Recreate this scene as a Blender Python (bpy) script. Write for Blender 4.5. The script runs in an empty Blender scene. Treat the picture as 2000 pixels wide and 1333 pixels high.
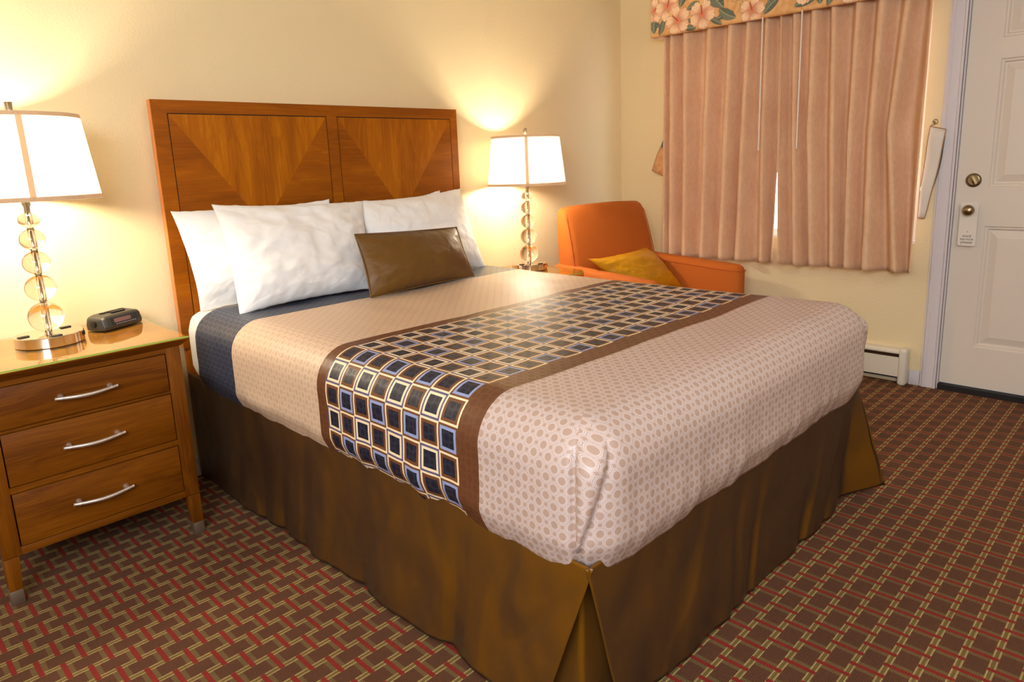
import bpy, bmesh, math, random
import numpy as np
from mathutils import Vector, Matrix, noise as mnoise

PI = math.pi
SC = bpy.context.scene
COL = SC.collection
random.seed(7)

# ------------------------------------------------------------------ camera
def make_camera():
    cd = bpy.data.cameras.new('camera')
    cam = bpy.data.objects.new('camera', cd)
    COL.objects.link(cam)
    a, b, c = .7848, .2045, -.0386
    f = Vector((math.sin(a) * math.cos(b), math.cos(a) * math.cos(b), -math.sin(b)))
    r = Vector((math.cos(a), -math.sin(a), 0))
    u = r.cross(f)
    r2 = r * math.cos(c) + u * math.sin(c)
    u2 = -r * math.sin(c) + u * math.cos(c)
    m = Matrix((( r2.x, u2.x, -f.x, -1.0336), (r2.y, u2.y, -f.y, -3.0944), (r2.z, u2.z, -f.z, 1.3227), (0, 0, 0, 1)))
    cam.matrix_world = m
    cd.sensor_width = 36
    cd.lens = 1356.94 / 2000 * 36
    cd.shift_x = -.0016
    cd.shift_y = -.0333
    cd.clip_start = .02
    SC.camera = cam
make_camera()

def srgb(r, g, b):
    f = lambda v: (v / 255 / 12.92) if v <= 10 else ((v / 255 + .055) / 1.055) ** 2.4
    return (f(r), f(g), f(b), 1)

# ------------------------------------------------------------------ light
SC.view_settings.view_transform = 'Standard'
SC.view_settings.look = 'None'
SC.view_settings.exposure = 0.10
SC.view_settings.gamma = 1
SC.view_settings.use_curve_mapping = False

world = bpy.data.worlds.new('world'); SC.world = world
world.use_nodes = True
bg = world.node_tree.nodes['Background']
bg.inputs[0].default_value = (.80, .88, 1.0, 1)
bg.inputs[1].default_value = 6.0

def area(name, loc, target, size, power, color):
    l = bpy.data.lights.new(name, 'AREA'); l.shape = 'RECTANGLE'
    l.size, l.size_y = size; l.energy = power; l.color = color
    o = bpy.data.objects.new(name, l); COL.objects.link(o)
    o.location = loc
    d = Vector(target) - Vector(loc)
    o.rotation_euler = d.to_track_quat('-Z', 'Y').to_euler()
    return o
area('cool_fill_light', (-2.2, -3.4, 2.1), (.6, -1.8, .5), (2.2, 1.3), 128, (.86, .92, 1.0))  # soft cool fill added on the camera side
area('warm_fill_light', (.9, -3.6, 2.42), (.9, -2.4, 0), (1.0, 1.0), 22, (1.0, .90, .78))  # warm fill added under the ceiling out of view, not a real fixture
LAMP_W = 48
LAMP_COL = (1.0, .86, .65)

# ------------------------------------------------------------------ node helpers
class X:
    """a float socket with arithmetic"""
    def __init__(s, nt, sock): s.nt = nt; s.s = sock
    def _m(s, op, *a):
        n = s.nt.nodes.new('ShaderNodeMath'); n.operation = op
        for i, v in enumerate((s,) + a):
            if isinstance(v, X): s.nt.links.new(v.s, n.inputs[i])
            else: n.inputs[i].default_value = v
        return X(s.nt, n.outputs[0])
    def __add__(s, o): return s._m('ADD', o)
    def __radd__(s, o): return s._m('ADD', o)
    def __sub__(s, o): return s._m('SUBTRACT', o)
    def __rsub__(s, o): return (s * -1)._m('ADD', o)
    def __mul__(s, o): return s._m('MULTIPLY', o)
    def __rmul__(s, o): return s._m('MULTIPLY', o)
    def __truediv__(s, o): return s._m('DIVIDE', o)
    def lt(s, o): return s._m('LESS_THAN', o)
    def gt(s, o): return s._m('GREATER_THAN', o)
    def abs(s): return s._m('ABSOLUTE')
    def floor(s): return s._m('FLOOR')
    def fract(s): return s._m('FRACT')
    def sqrt(s): return s._m('SQRT')
    def sin(s): return s._m('SINE')
    def mx(s, o): return s._m('MAXIMUM', o)
    def mn(s, o): return s._m('MINIMUM', o)
    def step(s, e0, e1):                       # smoothstep
        n = s.nt.nodes.new('ShaderNodeMapRange'); n.interpolation_type = 'SMOOTHSTEP'
        s.nt.links.new(s.s, n.inputs['Value'])
        n.inputs['From Min'].default_value = e0; n.inputs['From Max'].default_value = e1
        return X(s.nt, n.outputs['Result'])

class Mat:
    def __init__(m, name, color=(.5, .5, .5, 1), rough=.5, metal=0., **kw):
        m.mat = bpy.data.materials.new(name); m.mat.use_nodes = True
        m.nt = m.mat.node_tree; m.b = m.nt.nodes['Principled BSDF']
        m.b.inputs['Base Color'].default_value = color
        m.b.inputs['Roughness'].default_value = rough
        m.b.inputs['Metallic'].default_value = metal
        for k, v in kw.items(): m.b.inputs[k.replace('_', ' ')].default_value = v
    def node(m, t, **kw):
        n = m.nt.nodes.new(t)
        for k, v in kw.items(): setattr(n, k, v)
        return n
    def link(m, a, b): m.nt.links.new(a.s if isinstance(a, X) else a, b)
    def coords(m, kind='UV'):
        n = m.node('ShaderNodeTexCoord'); sp = m.node('ShaderNodeSeparateXYZ')
        m.link(n.outputs[kind], sp.inputs[0])
        return [X(m.nt, sp.outputs[i]) for i in range(3)]
    def combine(m, x, y, z=0.):
        n = m.node('ShaderNodeCombineXYZ')
        for i, v in enumerate((x, y, z)):
            if isinstance(v, X): m.link(v, n.inputs[i])
            else: n.inputs[i].default_value = v
        return n.outputs[0]
    def noise(m, vec, scale=5, detail=3, rough=.5, dist=0):
        n = m.node('ShaderNodeTexNoise'); m.link(vec, n.inputs['Vector'])
        n.inputs['Scale'].default_value = scale; n.inputs['Detail'].default_value = detail
        n.inputs['Roughness'].default_value = rough; n.inputs['Distortion'].default_value = dist
        return X(m.nt, n.outputs['Fac'])
    def mix(m, fac, a, b):
        n = m.node('ShaderNodeMix', data_type='RGBA')
        if isinstance(fac, X): m.link(fac, n.inputs[0])
        else: n.inputs[0].default_value = fac
        for v, i in ((a, 6), (b, 7)):
            if isinstance(v, tuple): n.inputs[i].default_value = v
            else: m.link(v, n.inputs[i])
        return n.outputs[2]
    def bump(m, h, dist=.002, strength=1.):
        n = m.node('ShaderNodeBump'); m.link(h, n.inputs['Height'])
        n.inputs['Distance'].default_value = dist; n.inputs['Strength'].default_value = strength
        m.link(n.outputs[0], m.b.inputs['Normal'])
    def color(m, c): m.link(c, m.b.inputs['Base Color'])

# ------------------------------------------------------------------ materials
def mat_wall():
    m = Mat('wall_paint', srgb(236, 216, 172), .6)
    x, y, z = m.coords('Object'); v = m.combine(x, y, z)
    m.bump(m.noise(v, 95, 2, .5).step(.42, .78) + m.noise(v, 200, 2) * .3, .0006, .8)
    return m.mat
def mat_ceiling():
    m = Mat('ceiling_paint', srgb(232, 226, 210), .7)
    x, y, z = m.coords('Object'); m.bump(m.noise(m.combine(x, y, z), 60, 3), .002)
    return m.mat
def mat_carpet():
    m = Mat('carpet', rough=.95)
    x, y, z = m.coords('Object')
    # wobble of the tufts
    v0 = m.combine(x, y, 0.)
    wob = (m.noise(v0, 260, 1) - .5) * .0035
    x = x + wob; y = y + (m.noise(m.combine(y, x, 0.), 300, 1) - .5) * .003
    px, py = .103, .133
    du = ((x + .5385) / px + .5).fract() * px - px / 2      # to column A
    va = ((y + .944) / py + .5).fract() * py - py / 2
    du2 = ((x + .5385) / px).fract() * px - px / 2          # to column B
    vb = ((y + .944) / py).fract() * py - py / 2
    adu, adu2, ava, avb = du.abs(), du2.abs(), va.abs(), vb.abs()
    red = (adu.lt(.0068) * ava.gt(.025)).mx(adu2.lt(.0068) * avb.gt(.025))
    bandA = ava.lt(.025); bandB = avb.lt(.025)
    brown = (bandA * adu.lt(.0325)).mx(bandB * adu2.lt(.0325))
    cream_zone = (1 - bandA) * (1 - bandB)
    e = (ava - .0268).abs().mn((avb - .0268).abs())
    line = e.lt(.0021)
    olive = srgb(132, 104, 58); gold = srgb(138, 110, 56)
    cream = srgb(204, 176, 108); brn = srgb(112, 66, 36); rd = srgb(162, 38, 22)
    c = m.mix(cream_zone, olive, gold)
    c = m.mix(brown, c, brn)
    c = m.mix(line, c, cream)
    c = m.mix(red, c, rd)
    # fibre variation
    n1 = m.noise(v0, 420, 2, .6); n2 = m.noise(v0, 3.0, 4, .6)
    rib = ((y * 2 * PI / .0052).sin() * .5 + .5)
    k = (n1.step(.25, .75) * .5 + .62) * (rib * .22 + .82) * (n2 * .45 + .64)
    mul = m.node('ShaderNodeMix', data_type='RGBA', blend_type='MULTIPLY'); mul.inputs[0].default_value = 1
    m.link(c, mul.inputs[6])
    cc = m.node('ShaderNodeCombineColor')
    for i in range(3): m.link(k, cc.inputs[i])
    m.link(cc.outputs[0], mul.inputs[7])
    m.color(mul.outputs[2])
    m.bump(n1 + rib * .4, .003, .9)
    return m.mat
def mat_wood(name, dark, mid, light, rough=.3, coat=.35, scale=1.):
    m = Mat(name, rough=rough); m.b.inputs['Coat Weight'].default_value = coat; m.b.inputs['Coat Roughness'].default_value = .12; m.b.inputs['Specular IOR Level'].default_value = .2
    u, v, _ = m.coords('UV')
    oi = m.node('ShaderNodeObjectInfo'); rnd = X(m.nt, oi.outputs['Random']) * 17.
    a = m.noise(m.combine(u * 1.1 * scale, v * 7 * scale, rnd), 2.2, 4, .55, 1.2)      # broad figure
    rings = ((a * 22).sin() * .5 + .5)
    b = m.noise(m.combine(u * 5 * scale, v * 220 * scale, rnd), 1, 3, .6)               # pores
    cblk = m.noise(m.combine(u * .5 * scale, v * 3.2 * scale, rnd), 2.5, 1, .5)
    f = rings * .30 + b.step(.3, .75) * .38 + cblk.step(.35, .65) * .42 - .05
    c = m.mix(f.step(0, .5), dark, mid)
    c = m.mix(f.step(.45, 1.05), c, light)
    m.color(c)
    m.bump(b, .0002, .5)
    return m.mat
def mat_fabric(name, col, col2=None, rough=.8, sheen=.3, wave=.004, bump=.0006, nz=2.0, satin=False, metal=0.):
    m = Mat(name, col, rough, metal)
    m.b.inputs['Sheen Weight'].default_value = sheen
    x, y, z = m.coords('Object'); v = m.combine(x, y, z)
    n = m.noise(v, nz, 4, .6)
    if col2: m.color(m.mix(n.step(.3, .7), col, col2))
    h = m.noise(v, 1 / wave, 2)
    m.bump(h, bump, .7)
    return m.mat
def mat_spread():
    m = Mat('satin_bedspread', rough=.4)
    u, v, _ = m.coords('UV')
    t = v * -1                                # distance from the headboard
    # rings: square lattice turned 45 degrees
    p = .0296
    s = .70711 / p
    a = (u + t) * s; b = (u - t) * s
    fa = a.fract() - .5; fb = b.fract() - .5
    d = (fa * fa + fb * fb).sqrt()
    disc = 1 - d.step(.29, .32)
    gap1 = d.step(.365, .38) * (1 - d.step(.40, .415))
    edge = d.step(.475, .487) * (1 - d.step(.505, .518))
    star = d.step(.555, .58)
    low = t.step(1.55, 1.57)                  # the foot part is woven with more contrast and a pinker ground
    base = m.mix(low, srgb(218, 192, 168), srgb(208, 188, 180)); shade = m.mix(low, srgb(200, 170, 142), srgb(178, 150, 134)); line = m.mix(low, srgb(194, 162, 130), srgb(152, 130, 124))
    ring = m.mix((disc + star).mn(1.), base, shade)
    ring = m.mix(gap1 * .55 + edge * .8, ring, line)
    navy = m.mix((gap1 + edge).mn(1.) * .8, srgb(48, 53, 70), srgb(98, 101, 112))
    brn = m.mix((gap1 + edge).mn(1.) * .5, srgb(98, 58, 34), srgb(130, 86, 56))
    # squares
    t0, t1 = 1.255, 1.863
    cw = (t1 - t0) / 8; cu = .0745
    ci = ((t - t0) / cw); cj = ((u + .051) / cu)
    fi = ci.fract() - .5; fj = cj.fract() - .5
    oi = ((ci.floor() * .5).fract()).gt(.25); oj = ((cj.floor() * .5).fract()).gt(.25)
    q = fi.abs().mx(fj.abs())
    dark = m.mix((gap1 + edge).mn(1.) * .7, srgb(24, 27, 42), srgb(66, 72, 98))
    cr = srgb(242, 220, 180); ind = srgb(92, 84, 120); lb = srgb(146, 158, 200); bb = srgb(112, 68, 40)
    def cell(outer, frame, w0, w1):
        c = m.mix(q.gt(w1), dark, frame)
        return m.mix(q.gt(w0), c, outer)
    WB = cell(ind, cr, .42, .32)
    BR = cell(cr, bb, .42, .30)
    LB = cell(bb, lb, .42, .31)
    # the rows alternate: white framed / brown, brown / light blue
    rowA = m.mix(oi, WB, BR); rowB = m.mix(oi, BR, LB)
    pat = m.mix(oj, rowA, rowB)
    c = ring
    c = m.mix(t.lt(.592), c, navy)
    c = m.mix(t.gt(1.205) * t.lt(1.94), c, brn)
    c = m.mix(t.gt(t0) * t.lt(t1), c, pat)
    m.color(c)
    r = (disc + star).mn(1.) * .08 + .39
    m.link(r, m.b.inputs['Roughness'])
    m.b.inputs['Specular IOR Level'].default_value = .38
    h = m.noise(m.combine(u, v, 0.), 900, 1) * .3 + (1 - disc) * .5 + (1 - star) * .4
    m.bump(h, .0005, .6)
    return m.mat
def mat_glass(name, col=(1, 1, 1, 1)):
    m = Mat(name, col, 0.0); m.b.inputs['Transmission Weight'].default_value = 1; m.b.inputs['IOR'].default_value = 1.48
    return m.mat
def mat_sheet_glass(name, tint=(1, 1, 1, 1)):
    """thin flat pane: see-through with a Fresnel reflection"""
    m = Mat(name); nt = m.nt
    tr = m.node('ShaderNodeBsdfTransparent'); tr.inputs[0].default_value = tint
    gl = m.node('ShaderNodeBsdfGlossy'); gl.inputs['Roughness'].default_value = .015
    fr = m.node('ShaderNodeFresnel'); fr.inputs[0].default_value = 1.52
    mx = m.node('ShaderNodeMixShader')
    ge = m.node('ShaderNodeNewGeometry')
    m.link(X(nt, fr.outputs[0]) * (1 - X(nt, ge.outputs['Backfacing'])) * 1.4, mx.inputs[0])
    m.link(tr.outputs[0], mx.inputs[1]); m.link(gl.outputs[0], mx.inputs[2])
    m.link(mx.outputs[0], nt.nodes['Material Output'].inputs[0])
    return m.mat
def mat_translucent(name, col, tcol, fac, rough=.9, weave=True):
    m = Mat(name, col, rough)
    tl = m.node('ShaderNodeBsdfTranslucent'); tl.inputs[0].default_value = tcol
    mx = m.node('ShaderNodeMixShader'); mx.inputs[0].default_value = fac
    m.link(m.b.outputs[0], mx.inputs[1]); m.link(tl.outputs[0], mx.inputs[2])
    m.link(mx.outputs[0], m.nt.nodes['Material Output'].inputs[0])
    x, y, z = m.coords('Object'); v = m.combine(x, y, z * .5)
    if weave:
        n = m.noise(v, 120, 3); m.color(m.mix(n.step(.35, .65), tuple(c * .94 for c in col[:3]) + (1,), col))
        m.bump(n, .0006, .5)
    return m
def mat_emit(name, col, strength):
    m = Mat(name, (0, 0, 0, 1)); m.b.inputs['Emission Color'].default_value = col
    m.b.inputs['Emission Strength'].default_value = strength
    return m.mat

M = {}
M['wall'] = mat_wall(); M['ceiling'] = mat_ceiling(); M['carpet'] = mat_carpet()
M['veneer'] = mat_wood('cherry_veneer', srgb(132, 68, 0), srgb(150, 80, 0), srgb(168, 95, 0), .44, .05)
M['veneer_light'] = mat_wood('cherry_veneer_light', srgb(146, 78, 0), srgb(166, 93, 0), srgb(186, 111, 2), .44, .05, 1.2)
M['edge_wood'] = mat_wood('cherry_edge', srgb(196, 112, 52), srgb(214, 132, 68), srgb(226, 148, 82), .4, .2)
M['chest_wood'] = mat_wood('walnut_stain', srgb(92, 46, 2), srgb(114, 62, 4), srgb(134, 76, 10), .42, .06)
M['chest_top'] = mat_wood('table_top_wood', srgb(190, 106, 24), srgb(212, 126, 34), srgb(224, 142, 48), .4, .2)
M['groove'] = Mat('groove', srgb(40, 22, 14), .7).mat
M['spread'] = mat_spread()
M['white_cotton'] = mat_fabric('white_cotton', srgb(242, 240, 238), None, .85, .2, .0015, .0002)
M['sheet'] = mat_fabric('cream_sheet', srgb(242, 238, 230), None, .85, .2, .0015, .0002)
M['brown_satin'] = mat_fabric('brown_satin', srgb(114, 76, 26), srgb(98, 64, 24), .34, .05, .002, .0001)
M['skirt'] = mat_fabric('skirt_satin', srgb(104, 62, 12), srgb(84, 50, 14), .36, .0, .002, .0001, 3.)
def mat_shot(name, face, graze, rough):
    # shot satin: the warp shows face on, the weft at a glancing angle
    m = Mat(name, rough=rough)
    lw = m.node('ShaderNodeLayerWeight'); lw.inputs[0].default_value = .5
    x, y, z = m.coords('Object'); v = m.combine(x, y, z * .5); n = m.noise(v, 5, 4, .6)
    f = X(m.nt, lw.outputs['Facing']) + (n - .5) * .35
    m.color(m.mix(f.step(.20, .70), face, graze))
    m.bump(m.noise(v, 9, 2, .5, 1.0) + m.noise(m.combine(x, y, z), 900, 1) * .02, .012, .16)
    return m.mat
M['skirt'] = mat_shot('shot_brown_satin', srgb(110, 68, 0), srgb(64, 44, 28), .38)
M['brown_satin'] = mat_shot('brown_cushion_satin', srgb(104, 70, 20), srgb(86, 58, 30), .42)
M['gold_satin'] = mat_fabric('gold_satin', srgb(206, 146, 18), srgb(190, 128, 12), .34, .0, .002, .0001)
M['chrome'] = Mat('polished_nickel', srgb(222, 212, 200), .12, 1.).mat
M['brushed'] = Mat('brushed_nickel', srgb(232, 226, 218), .36, .85).mat
M['aged_nickel'] = Mat('aged_nickel', srgb(160, 142, 112), .3, 1.).mat
M['ferrule'] = Mat('ferrule_metal', srgb(150, 136, 118), .4, .8).mat
M['black_plastic'] = Mat('black_plastic', srgb(52, 50, 44), .36).mat
M['aged_plastic'] = Mat('aged_plastic', srgb(66, 58, 48), .35).mat
M['dark_plastic'] = Mat('dark_plastic', srgb(22, 20, 20), .3).mat
M['display'] = Mat('display_window', srgb(112, 74, 70), .15).mat
M['print_white'] = Mat('print_white', srgb(190, 186, 178), .6).mat
M['glass'] = mat_glass('crystal_glass', (1, .985, .95, 1))
M['sheet_glass'] = mat_sheet_glass('table_glass', (.93, .99, .93, 1))
M['glass_edge'] = Mat('glass_edge', srgb(160, 190, 84), .15).mat
M['pane'] = mat_sheet_glass('window_pane', (.97, 1, 1, 1))
M['shade'] = mat_translucent('lamp_shade_linen', srgb(236, 226, 204), (.88, .82, .68, 1), .25).mat
M['shade_trim'] = mat_translucent('lamp_shade_tape', srgb(196, 164, 132), (.72, .58, .48, 1), .16).mat
M['shade_strip'] = mat_translucent('lamp_shade_strip', srgb(226, 190, 150), (.80, .62, .44, 1), .28).mat
M['bulb'] = mat_emit('bulb_glow', (1, .8, .5, 1), 12)
M['bead'] = Mat('paint_white', srgb(224, 214, 200), .4).mat
M['door_paint'] = Mat('door_paint', srgb(226, 214, 200), .38).mat
M['casing_paint'] = Mat('casing_paint', srgb(218, 210, 212), .38).mat
M['heater'] = Mat('heater_enamel', srgb(226, 218, 202), .35).mat
M['dark'] = Mat('dark_gap', srgb(22, 18, 18), .8).mat
M['vinyl'] = Mat('window_vinyl', srgb(236, 236, 236), .4).mat
M['card'] = Mat('hanger_card', srgb(232, 222, 208), .5).mat
M['ink'] = Mat('ink', srgb(70, 58, 54), .6).mat
M['wand'] = Mat('wand_white', srgb(240, 228, 216), .35).mat
M['lining'] = mat_fabric('tieback_lining', srgb(236, 224, 208), None, .85, .2, .002, .0002)
M['binding'] = mat_fabric('tieback_binding', srgb(176, 124, 78), None, .8, .2, .002, .0002)
M['tie_print'] = mat_fabric('tieback_print', srgb(228, 176, 124), srgb(206, 146, 98), .8, .2, .003, .0003, 25.)
M['tie_dark'] = mat_fabric('tieback_leaf', srgb(84, 98, 92), srgb(60, 70, 72), .8, .2, .003, .0003, 25.)
def mat_chair():
    m = Mat('orange_weave', rough=.85); 
    x, y, z = m.coords('Object')
    k = 2 * PI / .0085
    a = ((x + y) * k).sin() * (z * k).sin(); h = a * .5 + .5
    n = m.noise(m.combine(x, y, z), 300, 2)
    c = m.mix(h.step(.3, .7), srgb(168, 80, 8), srgb(198, 106, 22))
    c = m.mix(n.step(.4, .8) * .3, c, srgb(176, 76, 12))
    m.color(c); m.bump(h + n * .6, .0006, .6)
    return m.mat
M['orange'] = mat_chair()
M['orange_seam'] = Mat('orange_piping', srgb(178, 78, 10), .8).mat
def mat_curtain():
    m = mat_translucent('pink_suede_curtain', srgb(222, 170, 144), (.62, .46, .50, 1), .05, .8, False)
    x, y, z = m.coords('Object'); v = m.combine(x, y, z * .6)
    n = m.noise(v, 55, 4, .6); n2 = m.noise(v, 9, 3)
    f = n.step(.3, .7) * .25 + n2 * .75
    m.color(m.mix(f.step(.2, .8), srgb(226, 180, 142), srgb(238, 198, 160)))
    m.bump(n, .0008, .6)
    return m.mat
M['curtain'] = mat_curtain()
def mat_vcol():
    m = Mat('floral_chintz', rough=.8)
    at = m.node('ShaderNodeVertexColor'); at.layer_name = 'print'
    m.color(at.outputs[0])
    x, y, z = m.coords('Object'); m.bump(m.noise(m.combine(x, y, z), 500, 2), .0003, .6)
    return m.mat
M['floral'] = mat_vcol()

# ------------------------------------------------------------------ mesh helpers
def link(name, me, mat=None, parent=None, smooth=False):
    o = bpy.data.objects.new(name, me); COL.objects.link(o)
    if mat:
        for k in (mat if isinstance(mat, (list, tuple)) else [mat]): me.materials.append(M[k])
    if parent: o.parent = parent
    if smooth: me.polygons.foreach_set('use_smooth', [True] * len(me.polygons))
    return o
def tag(o, label=None, cat=None, group=None, kind=None):
    if label: o['label'] = label
    if cat: o['category'] = cat
    if group: o['group'] = group
    if kind: o['kind'] = kind
    return o
def empty(name, loc=(0, 0, 0), rz=0., label=None, cat=None, group=None):
    o = bpy.data.objects.new(name, None); COL.objects.link(o)
    o.location = loc; o.rotation_euler = (0, 0, rz); o.empty_display_size = .1
    return tag(o, label, cat, group)
def guv(me, g=0):
    """planar uv: u along axis g, v across, per face"""
    uv = me.uv_layers.new(name='UVMap')
    for p in me.polygons:
        n = p.normal; ax = max(range(3), key=lambda i: abs(n[i]))
        oth = [i for i in range(3) if i != ax]
        if g in oth: a = g; b = [i for i in oth if i != g][0]
        else: a, b = oth
        for li in p.loop_indices:
            c = me.vertices[me.loops[li].vertex_index].co
            uv.data[li].uv = (c[a], c[b] + c[ax] * .37)
def fin(bm, name, mat, parent=None, smooth=False, g=None, bevel=0., seg=2, autos=False):
    if bevel > 0:
        bmesh.ops.bevel(bm, geom=list(bm.edges), offset=bevel, segments=seg, profile=.5, affect='EDGES', clamp_overlap=True)
    bmesh.ops.recalc_face_normals(bm, faces=bm.faces)
    me = bpy.data.meshes.new(name); bm.to_mesh(me); bm.free()
    if g is not None: guv(me, g)
    o = link(name, me, mat, parent, smooth)
    if autos:
        me.polygons.foreach_set('use_smooth', [True] * len(me.polygons))
        me.set_sharp_from_angle(angle=math.radians(38))
    return o
def bbox(bm, x0, x1, y0, y1, z0, z1):
    v = [bm.verts.new(c) for c in ((x0, y0, z0), (x1, y0, z0), (x1, y1, z0), (x0, y1, z0), (x0, y0, z1), (x1, y0, z1), (x1, y1, z1), (x0, y1, z1))]
    for f in ((0, 3, 2, 1), (4, 5, 6, 7), (0, 1, 5, 4), (1, 2, 6, 5), (2, 3, 7, 6), (3, 0, 4, 7)): bm.faces.new([v[i] for i in f])
    return v
def box(name, x0, x1, y0, y1, z0, z1, mat, parent=None, bevel=0., g=0, seg=2):
    bm = bmesh.new(); bbox(bm, x0, x1, y0, y1, z0, z1)
    return fin(bm, name, mat, parent, g=g, bevel=bevel, seg=seg, autos=bevel > 0)
def prism(name, pts, axis, a0, a1, mat, parent=None, bevel=0., g=0, seg=2):
    """extrude a polygon (2d in the two other axes) along axis"""
    bm = bmesh.new(); oth = [i for i in range(3) if i != axis]
    rings = []
    for a in (a0, a1):
        ring = []
        for p in pts:
            c = [0, 0, 0]; c[axis] = a; c[oth[0]], c[oth[1]] = p
            ring.append(bm.verts.new(c))
        rings.append(ring)
    bm.faces.new(rings[0]); bm.faces.new(rings[1][::-1])
    n = len(pts)
    for i in range(n): bm.faces.new([rings[0][i], rings[0][(i + 1) % n], rings[1][(i + 1) % n], rings[1][i]])
    return fin(bm, name, mat, parent, g=g, bevel=bevel, seg=seg, autos=bevel > 0)
def lathe(name, prof, mat, parent=None, seg=48, loc=(0, 0, 0), cap=True):
    bm = bmesh.new(); rings = []
    for r, z in prof:
        if r < 1e-6: rings.append([bm.verts.new((loc[0], loc[1], loc[2] + z))])
        else: rings.append([bm.verts.new((loc[0] + r * math.cos(2 * PI * i / seg), loc[1] + r * math.sin(2 * PI * i / seg), loc[2] + z)) for i in range(seg)])
    for a, b in zip(rings, rings[1:]):
        for i in range(seg):
            j = (i + 1) % seg
            if len(a) == 1 and len(b) == 1: continue
            if len(a) == 1: bm.faces.new([a[0], b[i], b[j]])
            elif len(b) == 1: bm.faces.new([a[i], b[0], a[j]])
            else: bm.faces.new([a[i], b[i], b[j], a[j]])
    return fin(bm, name, mat, parent, autos=True)
def tube_bm(bm, pts, r, seg=10, closed=False):
    pts = [Vector(p) for p in pts]; n = len(pts); rings = []
    up = Vector((0, 0, 1))
    for i, p in enumerate(pts):
        t = (pts[min(i + 1, n - 1)] - pts[max(i - 1, 0)]).normalized()
        a = t.cross(up)
        if a.length < .05: a = t.cross(Vector((1, 0, 0)))
        a.normalize(); b = a.cross(t)
        rr = r[i] if isinstance(r, (list, tuple)) else r
        rings.append([bm.verts.new(p + (a * math.cos(2 * PI * k / seg) + b * math.sin(2 * PI * k / seg)) * rr) for k in range(seg)])
    for q, w in zip(rings, rings[1:]):
        for k in range(seg): bm.faces.new([q[k], q[(k + 1) % seg], w[(k + 1) % seg], w[k]])
    bm.faces.new(rings[0][::-1]); bm.faces.new(rings[-1])
def tube(name, pts, r, mat, parent=None, seg=10):
    bm = bmesh.new(); tube_bm(bm, pts, r, seg)
    return fin(bm, name, mat, parent, autos=True)
def grid(name, P, mat, parent=None, uv=None, smooth=True, thick=0., closed=False):
    """P: (n, m, 3) array; uv: (n, m, 2) array"""
    n, m = P.shape[:2]
    V = P.reshape(-1, 3)
    idx = np.arange(n * m).reshape(n, m)
    F = np.stack([idx[:-1, :-1], idx[1:, :-1], idx[1:, 1:], idx[:-1, 1:]], -1).reshape(-1, 4)
    me = bpy.data.meshes.new(name); me.from_pydata(V.tolist(), [], F.tolist())
    if uv is not None:
        l = me.uv_layers.new(name='UVMap'); U = uv.reshape(-1, 2)
        vi = np.empty(len(me.loops), int); me.loops.foreach_get('vertex_index', vi)
        l.data.foreach_set('uv', U[vi].ravel())
    o = link(name, me, mat, parent, smooth)
    if thick:
        s = o.modifiers.new('thickness', 'SOLIDIFY'); s.thickness = thick; s.offset = 0
    return o
def nz(x, y, z=0., s=1.): return mnoise.noise(Vector((x * s, y * s, z * s)))

# ------------------------------------------------------------------ the room
WX = 3.233; LX = -2.7; FY = -6.0; CZ = 2.5; T = .14
def struct(o): o['kind'] = 'structure'; return o
struct(box('floor', LX - T, WX + T, FY, T, -.1, 0, 'carpet', g=0))
struct(box('ceiling', LX - T, WX + T, FY, T, CZ, CZ + .1, 'ceiling'))
struct(box('wall_back', LX - T, WX + T, 0, T, 0, CZ, 'wall'))
struct(box('wall_front', LX - T, WX + T, FY - T, FY, 0, CZ, 'wall'))
struct(box('wall_left', LX - T, LX, FY, 0, 0, CZ, 'wall'))
WY0, WY1, WZ0, WZ1 = -1.973, -.47, .80, 2.1        # window opening
DY0, DY1, DZ = -3.12, -2.135, 2.145               # door opening
bm = bmesh.new()
bbox(bm, WX, WX + T, WY1, 0, 0, CZ)
bbox(bm, WX, WX + T, WY0, WY1, 0, WZ0)
bbox(bm, WX, WX + T, WY0, WY1, WZ1, CZ)
bbox(bm, WX, WX + T, DY1, WY0, 0, CZ)
bbox(bm, WX, WX + T, DY0, DY1, DZ, CZ)
bbox(bm, WX, WX + T, FY, DY0, 0, CZ)
struct(fin(bm, 'wall_right', 'wall'))

# window: frame, centre rail, panes
w1 = struct(empty('window_1', (WX + .07, (WY0 + WY1) / 2, WZ0)))
bm = bmesh.new()
hw = (WY1 - WY0) / 2; hh = WZ1 - WZ0
for (a, b, c, d) in ((-hw, hw, 0, .05), (-hw, hw, hh - .05, hh), (-hw, -hw + .05, .05, hh - .05), (hw - .05, hw, .05, hh - .05), (-.03, .03, .05, hh - .05)):
    bbox(bm, -.03, .03, a, b, c, d)
fin(bm, 'window_frame', 'vinyl', w1)
for a in (-1, 1):
    y0, y1 = (-hw + .05, -.03) if a < 0 else (.03, hw - .05)
    box('window_pane', -.003, .003, y0, y1, .05, hh - .05, 'pane', w1)
box('window_sill', -.07, -.03, -hw, hw, 0, .015, 'vinyl', w1)

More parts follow.
